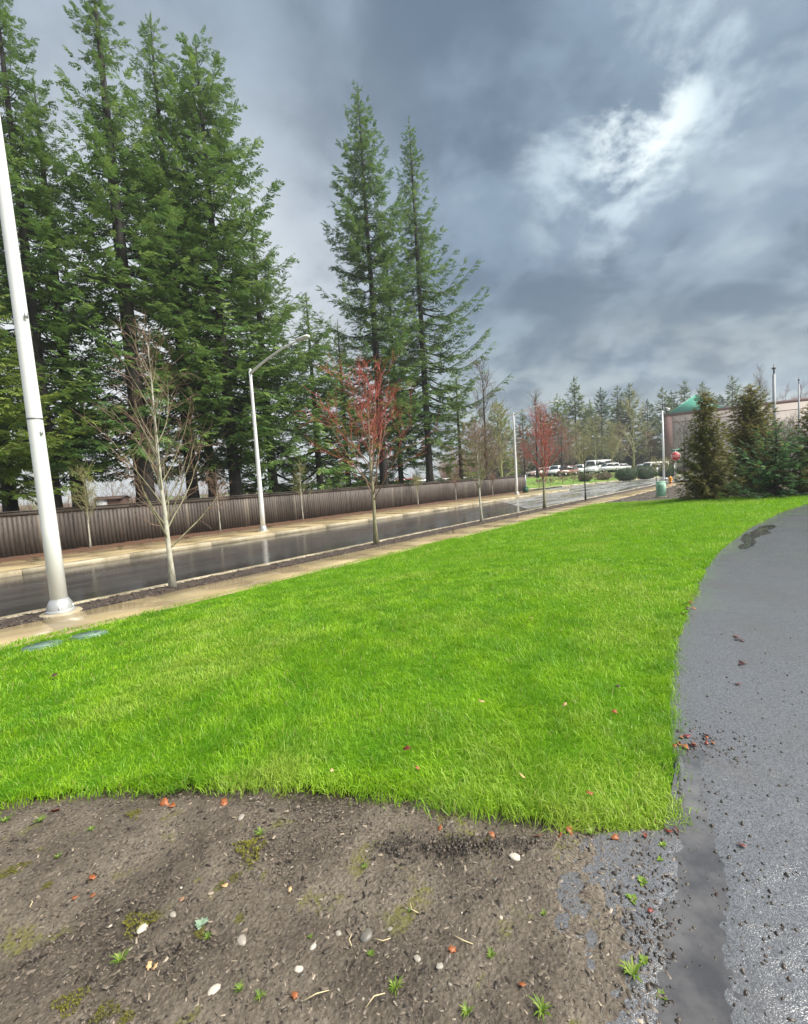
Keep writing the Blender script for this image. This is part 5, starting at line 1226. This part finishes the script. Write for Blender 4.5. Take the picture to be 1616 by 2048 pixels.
# ------------------------------------------------------------------ litter on soil, lawn and path
def soil_z(x, y): return float(zg(x, y)) + 0.004
def litter():
    r = np.random.default_rng(21)
    # wood chips: uncountable
    mb = MB(); N = 38000
    x = r.uniform(-2.5, 1.25, N * 3); y = r.uniform(0.8, 2.45, N * 3)
    ok = ~inside(x, y, LAWN_POLY)
    dd = np.stack([x, y, np.full(len(x), 0.4 - EYE)], -1); ww = np.maximum(dd @ FW, 0.05); s1 = np.stack([808 + F * (dd @ RT) / ww, 1024 - F * (dd @ UP) / ww], -1); ok &= (s1[:, 0] > -150) & (s1[:, 0] < 1700) & (s1[:, 1] < 2250)
    edge = np.interp(s1[:, 1], [1650, 1700, 1760, 1850, 1950, 2050], [1330, 1230, 1200, 1230, 1270, 1300])
    keep = np.where(s1[:, 0] < edge, 1.0, np.exp(-(s1[:, 0] - edge) / 60.0))
    ok &= r.random(len(x)) < keep
    x, y = x[ok][:N], y[ok][:N]; n = len(x)
    L = r.lognormal(-4.9, 0.55, n); L = np.clip(L, 0.003, 0.036); W = L * r.uniform(0.18, 0.55, n); H = np.clip(W * 0.45, 0.0012, 0.006)
    a = r.uniform(0, np.pi, n); t1 = r.normal(0, 0.18, n)
    z = top_z(x, y) - 0.0005
    ex = np.stack([np.cos(a), np.sin(a), t1], -1) * L[:, None] / 2; ey = np.stack([-np.sin(a), np.cos(a), r.normal(0, 0.25, n)], -1) * W[:, None] / 2; ez = np.stack([0 * H, 0 * H, H], -1)
    c = np.stack([x, y, z], -1)
    v = np.stack([c - ex - ey * .6, c + ex * .9 - ey, c + ex + ey * .6, c - ex * .9 + ey, c - ex * .6 + ey * .1 + ez, c + ex * .6 - ey * .15 + ez], 1).reshape(-1, 3)
    rn = r.random(n)
    mb.add(v, (np.arange(n)[:, None, None] * 6 + np.array([(0, 1, 5, 4), (2, 3, 4, 5)])[None]).reshape(-1, 4), np.repeat(rn, 6))
    mb.f.append((np.arange(n)[:, None, None] * 6 + np.array([(1, 2, 5), (3, 0, 4)])[None]).reshape(-1, 3))
    q = np.array([(4, 5, 6, 7), (0, 1, 5, 4), (1, 2, 6, 5), (2, 3, 7, 6), (3, 0, 4, 7)])
    tag(mb.build('wood_chips', M['chips']), 'fine dark wood chips and crumbs covering the bare soil', 'wood chips', kind='stuff')
    # heaps of darker crumbs and crumbs strewn on the path
    mb = MB()
    xs, ys, zs, Ls = [], [], [], []
    for px, py, sx, sy, k in ((925, 1702, 40, 13, 480), (800, 1700, 26, 12, 200), (1050, 1700, 50, 10, 130), (1400, 1490, 60, 22, 260), (1480, 1820, 120, 200, 300), (1500, 1400, 120, 200, 170), (1400, 1650, 40, 110, 160), (1300, 1850, 45, 130, 500), (1540, 1250, 60, 120, 60)):
        g = ground_many(px + r.normal(size=k) * sx, py + r.normal(size=k) * sy)
        g = g[(~inside(g[:, 0], g[:, 1], LAWN_POLY)) & (g[:, 1] > 0.4)]; k = len(g)
        hp = 0.02 * r.random(k) if py in (1702, 1700) else 0.0
        xs += list(g[:, 0]); ys += list(g[:, 1]); zs += list(top_z(g[:, 0], g[:, 1]) + hp); Ls += list(np.clip(r.lognormal(-4.7, 0.4, k), 0.004, 0.022))
    n = len(xs); L = np.array(Ls); a = r.uniform(0, np.pi, n); W = L * r.uniform(0.3, 0.8, n); H = W * 0.6
    ex = np.stack([np.cos(a), np.sin(a), r.normal(0, .3, n)], -1) * L[:, None] / 2; ey = np.stack([-np.sin(a), np.cos(a), r.normal(0, .3, n)], -1) * W[:, None] / 2; ez = np.stack([0 * H, 0 * H, H], -1)
    c = np.stack([xs, ys, zs], -1)
    v = np.stack([c - ex - ey * .6, c + ex * .9 - ey, c + ex + ey * .6, c - ex * .9 + ey, c - ex * .7 - ey * .5 + ez, c + ex * .7 - ey * .6 + ez, c + ex * .6 + ey * .5 + ez, c - ex * .7 + ey * .6 + ez], 1).reshape(-1, 3)
    mb.add(v, (np.arange(n)[:, None, None] * 8 + q[None]).reshape(-1, 4), np.repeat(r.random(n) * 0.45, 8))
    tag(mb.build('bark_crumbs', M['chips']), 'dark bark crumbs heaped on the soil and strewn along the path', 'bark crumbs', kind='stuff')
    # mulch pieces on strips and mound
    mb = MB(); n = 19000
    u = np.r_[r.uniform(-2, 30, 9000), r.uniform(28, 44, n - 9000)]; vv = np.r_[r.uniform(V_WALK + 0.03, V_BARK - 0.03, 9000), r.uniform(-5, 8.4, n - 9000)]
    x = u * UD[0] + vv * VD[0]; y = u * UD[1] + vv * VD[1]; z = np.where(vv > 9, 0.012, zg(x, y) - 0.02)
    L = r.uniform(0.02, 0.06, n); L[9000:] *= 1.8; a = r.uniform(0, 6.28, n)
    ex = np.stack([np.cos(a), np.sin(a), r.normal(0, .25, n)], -1) * L[:, None] / 2; ey = np.stack([-np.sin(a), np.cos(a), r.normal(0, .3, n)], -1) * L[:, None] * 0.2; ez = np.array([0, 0, 0.012]); c = np.stack([x, y, z], -1)
    v = np.stack([c - ex - ey, c + ex - ey, c + ex + ey, c - ex + ey, c + ez], 1).reshape(-1, 3)
    mb.add(v, (np.arange(n)[:, None, None] * 5 + np.array([(0, 1, 4), (1, 2, 4), (2, 3, 4), (3, 0, 4)])[None]).reshape(-1, 3), np.repeat(r.random(n) * 0.75, 5))
    tag(mb.build('mulch_pieces', M['chips']), 'dark bark mulch pieces on the planting strip and the mound', 'mulch', kind='stuff')
    # pebbles
    def pebble_mesh(seed, m):
        rr = np.random.default_rng(seed); V = []; th = np.arange(9) * 2 * np.pi / 9; lv = (-0.45, 0.15, 0.62, 0.9)
        for k, z_ in enumerate(lv):
            w = math.sqrt(max(0.05, 1 - (z_ * 0.95) ** 2))
            V += [(w * math.cos(t) * rr.uniform(0.72, 1.15), w * math.sin(t) * rr.uniform(0.72, 1.15), z_ * rr.uniform(0.9, 1.1)) for t in th]
        V.append((0, 0, 1.0)); fs = []
        for k in range(3): fs += [(9 * k + i, 9 * k + (i + 1) % 9, 9 * k + 9 + (i + 1) % 9, 9 * k + 9 + i) for i in range(9)]
        fs += [(27 + i, 27 + (i + 1) % 9, 36) for i in range(9)]
        me = MB().add(V, fs).mesh('pebble', seed != 1); me.materials.append(M[m]); return me
    PM = {m: [pebble_mesh(s, m) for s in range(3)] for m in ('pebble_pale', 'pebble_white', 'pebble_grey', 'pebble_brown')}
    big = [(483, 1880, 13, 'pebble_pale', 'smooth pale oval pebble near the middle of the bare soil'), (733, 1868, 17, 'pebble_grey', 'largest grey brown stone half sunk in the bare soil'), (284, 1853, 12, 'pebble_white', 'white angular stone beside the yellow moss patch'), (428, 1978, 13, 'pebble_white', 'white flat stone near the bottom of the frame'),
           (597, 1938, 10, 'pebble_white', 'white blocky stone between two grass tufts low on the soil'), (363, 1795, 7, 'pebble_brown', 'round brown pebble left of centre on the bare soil'), (1030, 1723, 14, 'pebble_white', 'pale flat stone chip beside the dark bark heap'), (835, 1923, 9, 'pebble_pale', 'upright pale pebble near the bottom right of the soil'),
           (782, 1857, 9, 'pebble_pale', 'pale pebble just right of the largest stone'), (626, 1892, 8, 'pebble_white', 'small white pebble left of the largest stone'), (345, 1825, 8, 'pebble_pale', 'pale pebble above the yellow moss patch'), (482, 1632, 10, 'pebble_pale', 'pale pebble close to the lawn edge'), (880, 1946, 9, 'pebble_pale', 'pale pebble beside the upright pale one'), (675, 1862, 9, 'pebble_pale', 'pale pebble left of the largest stone, in its row')]
    for px, py, s_, m, lab in big:
        g = ground(px, py); sc = 0.72 * s_ * np.linalg.norm(g - np.array([0, 0, EYE])) / F
        o = tag(link('pebble', PM[m][px % 3], None, None, (g[0], g[1], float(top_z(g[0], g[1])) + sc * 0.10)), lab, 'pebble', 'pebbles on the bare soil'); o.scale = (sc, sc * 0.72, sc * 0.36); o.rotation_euler = (0.1, 0.08, px)
    for k in range(26):
        px, py = r.uniform(20, 1120), r.uniform(1690, 2040); m = ('pebble_pale', 'pebble_grey', 'pebble_grey', 'pebble_white')[r.integers(4)]
        g = ground(px, py); sc = r.uniform(1.6, 4.0) * np.linalg.norm(g - np.array([0, 0, EYE])) / F
        o = tag(link('pebble', PM[m][r.integers(3)], None, None, (g[0], g[1], float(top_z(g[0], g[1])) + sc * 0.10)), 'tiny pebble among the wood chips on the bare soil', 'pebble', 'tiny pebbles scattered over the bare soil'); o.scale = (sc, sc * r.uniform(0.6, 0.95), sc * 0.36); o.rotation_euler = (r.normal(0, .1), r.normal(0, .1), r.uniform(0, 6))
    # fallen leaves
    def leaf_mesh(seed, m, lobes=5):
        rr = np.random.default_rng(seed); n = lobes * 4; out = []
        for i in range(n):
            a = 2 * np.pi * i / n; out.append(((0.55 + 0.45 * abs(math.cos(a * lobes / 2)) ** 0.8 * rr.uniform(0.75, 1.1)) * np.array([math.cos(a), 0.72 * math.sin(a)])))
        V = [(x, y, 0.22 * (x * x + y * y) * rr.uniform(0.4, 1.4)) for x, y in out]; V = V + [(0, 0, 0.0)]; nn = len(V)
        V2 = [(x, y, z - 0.03) for x, y, z in V]
        fs = [(i, (i + 1) % n, n) for i in range(n)] + [(nn + (i + 1) % n, nn + i, nn + n) for i in range(n)] + [(i, nn + i, nn + (i + 1) % n, (i + 1) % n) for i in range(n)]
        me = MB().add(V + V2, fs).tube([(-0.5, 0, 0.02), (-0.95, 0.05, 0.08), (-1.25, 0.0, 0.2)], 0.03, 3).mesh('fallen_leaf'); me.materials.append(M[m]); return me
    LM = {m: [leaf_mesh(s, m, 5 if s else 3) for s in range(3)] for m in ('leaf_orange', 'leaf_red', 'leaf_tan', 'leaf_dark')}
    def leaf(px, py, s_, m, lab, group, lift=0.012):
        s_ *= 0.8
        g = ground(px, py); sc = s_ * np.linalg.norm(g - np.array([0, 0, EYE])) / F
        o = tag(link('fallen_leaf', LM[m][int(px) % 3], None, None, (g[0], g[1], g[2] + lift if lift > 0.04 else float(top_z(g[0], g[1])) + 0.008)), lab, 'leaf', group); o.scale = (sc,) * 3; o.rotation_euler = (r.normal(0, .3), r.normal(0, .3), r.uniform(0, 6))
    Gl = 'fallen leaves on the lawn'
    for px, py, s_, m, lab in ((964, 1418, 10, 'leaf_tan', 'largest tan leaf lying on the lawn'), (815, 1515, 11, 'leaf_red', 'dark red leaf on the lawn near the bare soil'), (110, 1360, 7, 'leaf_dark', 'dark leaf at the left of the lawn'), (1130, 1425, 7, 'leaf_tan', 'tan leaf right of the largest one on the lawn'), (1062, 1246, 6, 'leaf_tan', 'small tan leaf far out on the lawn'), (1230, 1440, 8, 'leaf_orange', 'orange leaf on the lawn near the path'), (1180, 1608, 8, 'leaf_orange', 'orange leaf at the lawn corner'), (1045, 1572, 8, 'leaf_tan', 'tan leaf low on the lawn right of the dark red one'), (1298, 1190, 5, 'leaf_orange', 'small orange leaf on the lawn near the far path bend'), (1236, 1388, 8, 'leaf_dark', 'dark leaf on the lawn near the path edge'), (836, 1555, 6, 'leaf_orange', 'small orange leaf below the dark red one'), (260, 1330, 5, 'leaf_orange', 'small orange leaf left on the lawn near the lids'), (665, 1560, 6, 'leaf_tan', 'tan leaf above the middle of the bare soil')):
        leaf(px, py, s_, m, lab, Gl, 0.055)
    Ge = 'leaves caught along the lawn edge'
    for px, py in ((330, 1608), (345, 1612), (448, 1606), (110, 1622), (880, 1655), (985, 1672), (1105, 1650), (1125, 1655), (1140, 1668), (1120, 1680), (1230, 1684), (1290, 1679), (1338, 1672), (1075, 1680)):
        leaf(px, py, r.uniform(7, 13), ('leaf_orange', 'leaf_orange', 'leaf_red')[r.integers(3)], 'rusty leaf lodged where the lawn meets the bare soil', Ge, 0.020)
    Gs = 'dry leaf bits on the bare soil'
    for px, py in ((580, 1778), (185, 1790), (150, 1794), (590, 1995), (298, 1930), (310, 1932), (185, 1755), (450, 1770), (905, 1913), (1045, 1985)):
        leaf(px, py, r.uniform(5, 9), ('leaf_orange', 'leaf_tan')[r.integers(2)], 'dry orange leaf bit on the bare soil', Gs, 0.012)
    Gp = 'dead leaves on the path'
    for i in range(30):
        if i < 12: px, py = 1375 + r.normal() * 22, 1484 + r.normal() * 7
        elif i < 18: px, py = 1372 + r.normal() * 12, 1218 + r.normal() * 6
        elif i < 24: px, py = 1478 + r.normal() * 6, 1295 + r.normal() * 30
        else: px, py = r.uniform(1290, 1600), r.uniform(1560, 2030)
        leaf(px, py, r.uniform(4, 9), ('leaf_orange', 'leaf_red', 'leaf_dark', 'leaf_dark')[r.integers(4)] if i > 11 else ('leaf_orange', 'leaf_red')[r.integers(2)], 'dead reddish leaf on the wet path', Gp, 0.030)
    # twigs
    for k in range(7):
        px, py = r.uniform(20, 1000), r.uniform(1750, 2040); g = ground(px, py); a = r.uniform(0, 6.28); L = r.uniform(0.03, 0.09)
        o = MB().tube([(0, 0, 0.004), (L * 0.5, r.normal(0, .006), 0.010), (L, r.normal(0, .012), 0.006)], [0.0016, 0.002, 0.001], 5).build('twig', M['dry_straw'], None, loc=(g[0], g[1], float(top_z(g[0], g[1])) + 0.003)); o.rotation_euler = (0, 0, a)
        tag(o, 'thin pale twig lying on the bare soil', 'twig', 'twigs on the bare soil')
    # weed tufts, rosettes, moss cushions
    def tuft_mesh(seed, n, m, spread=1.0, w=0.07):
        rr = np.random.default_rng(seed); mb_ = MB()
        for i in range(n):
            a = rr.uniform(0, 6.28); l = rr.uniform(0.5, 1.0); s_ = spread * rr.uniform(0.4, 1.1); c_ = np.array([math.cos(a), math.sin(a), 0]); sd = np.array([-math.sin(a), math.cos(a), 0]) * w
            b0 = c_ * 0.1 * rr.random(); mid = b0 + c_ * l * s_ * 0.5 + np.array([0, 0, l * 0.45]); tip = b0 + c_ * l * s_ + np.array([0, 0, l * 0.5 * rr.uniform(0.5, 1.3)])
            mb_.add([b0 - sd * .6, b0 + sd * .6, mid + sd * .8, mid - sd * .8, tip], [(0, 1, 2, 3), (3, 2, 4)], rr.random())
        me = mb_.mesh('weed_blades'); me.materials.append(M[m]); return me
    def rosette_mesh(seed, m):
        rr = np.random.default_rng(seed); mb_ = MB()
        for i in range(9):
            a = i * 2.4; l = 0.5 + 0.5 * rr.random(); c_ = np.array([math.cos(a), math.sin(a), 0]); sd = np.array([-math.sin(a), math.cos(a), 0]); z = 0.12 + 0.25 * rr.random()
            mb_.add([c_ * 0.05, c_ * l * .5 + sd * .26 + [0, 0, z * .8], c_ * l + [0, 0, z], c_ * l * .5 - sd * .26 + [0, 0, z * .8], c_ * l * 0.55 + [0, 0, z * 0.55]], [(0, 1, 4), (1, 2, 4), (2, 3, 4), (3, 0, 4)], rr.random())
        me = mb_.mesh('weed_leaves'); me.materials.append(M[m]); return me
    T = [tuft_mesh(s, 26, 'weed') for s in range(3)]; Rm = [rosette_mesh(s, 'weed') for s in range(2)]; Pw = rosette_mesh(9, 'pale_weed')
    L = [(240, 1917, 22, 0, 'grass tuft with pale blades left of the bottom centre'), (1265, 1962, 32, 0, 'largest grass tuft beside the puddle'), (983, 1925, 17, 0, 'grass tuft right of centre near the bottom'), (790, 1978, 24, 0, 'grass tuft low in the middle of the soil'), (520, 1996, 18, 0, 'grass tuft at the bottom left of centre'), (480, 1982, 17, 0, 'grass tuft beside the white flat stone'),
         (1085, 2040, 28, 0, 'grass tuft cut by the bottom edge of the frame'), (935, 2040, 20, 0, 'grass tuft at the bottom edge left of the cut one'), (742, 1908, 13, 0, 'small grass tuft below the largest stone'), (520, 1666, 20, 0, 'flat grass tuft near the lawn edge'), (80, 1645, 17, 0, 'grass tuft at the far left near the lawn edge'), (12, 1645, 18, 0, 'grass tuft at the left frame edge'), (183, 1660, 12, 0, 'small grass tuft left near the lawn edge'), (730, 1735, 13, 0, 'small grass tuft left of the dark bark heap'), (820, 1823, 9, 0, 'tiny grass tuft right of centre'), (1088, 1838, 11, 0, 'small tuft where the soil meets the path'), (1185, 1672, 22, 0, 'grass tuft leaning out of the lawn corner'), (415, 1870, 14, 0, 'small tuft below the pale leaved weed'), (115, 1712, 11, 0, 'small green tuft on the left of the soil'), (620, 1873, 9, 0, 'tiny tuft left of the largest stone'),
         (1285, 1772, 15, 1, 'leafy weed rosette on the path edge below the lawn corner'), (1265, 1806, 15, 1, 'leafy weed rosette below another on the path edge'), (1288, 1930, 14, 1, 'leafy weed above the largest grass tuft'), (1323, 1998, 13, 1, 'leafy weed at the puddle edge near the bottom'), (1325, 1697, 11, 1, 'leafy weed just below the lawn corner'), (1320, 1727, 9, 1, 'small leafy weed second below the lawn corner'), (402, 1846, 17, 2, 'pale grey green leafy weed on the soil')]
    for i, (px, py, s_, k, lab) in enumerate(L):
        g = ground(px, py); sc = 0.72 * s_ * np.linalg.norm(g - np.array([0, 0, EYE])) / F
        o = tag(link('weed_tuft' if k == 0 else 'weed', T[i % 3] if k == 0 else (Rm[i % 2] if k == 1 else Pw), None, None, (g[0], g[1], float(top_z(g[0], g[1])))), lab, 'weed', 'weeds on the bare soil'); o.scale = (sc,) * 3; o.rotation_euler = (0, 0, i * 1.3)
    def moss_mesh(seed):
        rr = np.random.default_rng(seed); n = 300; a = rr.uniform(0, 6.28, n); q = np.sqrt(rr.random(n)) * (0.75 + 0.25 * np.sin(a * 3 + seed)); z = 0.20 * (1 - q ** 2) * rr.uniform(0.5, 1.1, n)
        c = np.stack([q * np.cos(a), q * np.sin(a), z], -1); mb_ = MB(); s_ = 0.075
        for k in range(n):
            d = rr.normal(0, 1, 3); d[2] = abs(d[2]) + .3; d /= np.linalg.norm(d); e = np.cross(d, [1, .2, .1]); e /= np.linalg.norm(e)
            mb_.add([c[k] - e * s_, c[k] + e * s_, c[k] + d * s_ * 1.6], [(0, 1, 2)], rr.random())
        me = mb_.mesh('moss_cushion'); me.materials.append(M['moss']); return me
    MM = [moss_mesh(s) for s in range(3)]
    for i, (px, py, s_, lab) in enumerate(((280, 1840, 36, 'bright yellow moss patch beside the white angular stone'), (40, 1735, 22, 'yellow moss patch at the left side of the soil'), (470, 1750, 16, 'moss cushion left of centre on the soil'), (440, 1768, 16, 'moss cushion below another left of centre'), (95, 1770, 12, 'small moss cushion far left'), (480, 1836, 14, 'moss cushion right of the pale leaved weed'), (500, 1695, 42, 'long flat moss streak near the lawn edge'), (270, 1632, 20, 'moss patch close to the lawn at left'), (140, 1998, 30, 'moss patch at the bottom left'), (210, 2018, 24, 'moss patch at the bottom edge left'), (10, 1750, 18, 'moss patch at the left frame edge'), (250, 2030, 18, 'moss patch at the bottom edge right of another'), (980, 1690, 16, 'moss bit above the dark bark heap'), (400, 1862, 14, 'moss cushion under the pale leaved weed'))):
        g = ground(px, py); sc = s_ * np.linalg.norm(g - np.array([0, 0, EYE])) / F
        o = tag(link('moss_patch', MM[i % 3], None, None, (g[0], g[1], float(top_z(g[0], g[1])))), lab, 'moss', 'moss patches on the bare soil'); o.scale = (sc * 0.85, sc * 0.65, sc * 0.4); o.rotation_euler = (0, 0, i * 0.4)
litter()
print('objects', len(bpy.data.objects), 'tris', sum(len(m.loops) - 2 * len(m.polygons) for m in bpy.data.meshes))

def haze():
    m = bpy.data.materials.new('haze'); m.use_nodes = True; k = NT(m.node_tree); k.n.clear()
    out = k.node('ShaderNodeOutputMaterial'); v = k.node('ShaderNodeVolumePrincipled')
    v.inputs['Color'].default_value = (0.86, 0.91, 0.95, 1); v.inputs['Density'].default_value = 0.0007; v.inputs['Anisotropy'].default_value = 0.2
    k.l.new(v.outputs[0], out.inputs['Volume'])
    tag(MB().box((0, 0, 24), (3300, 3300, 52)).build('haze', m), kind='stuff')
haze()
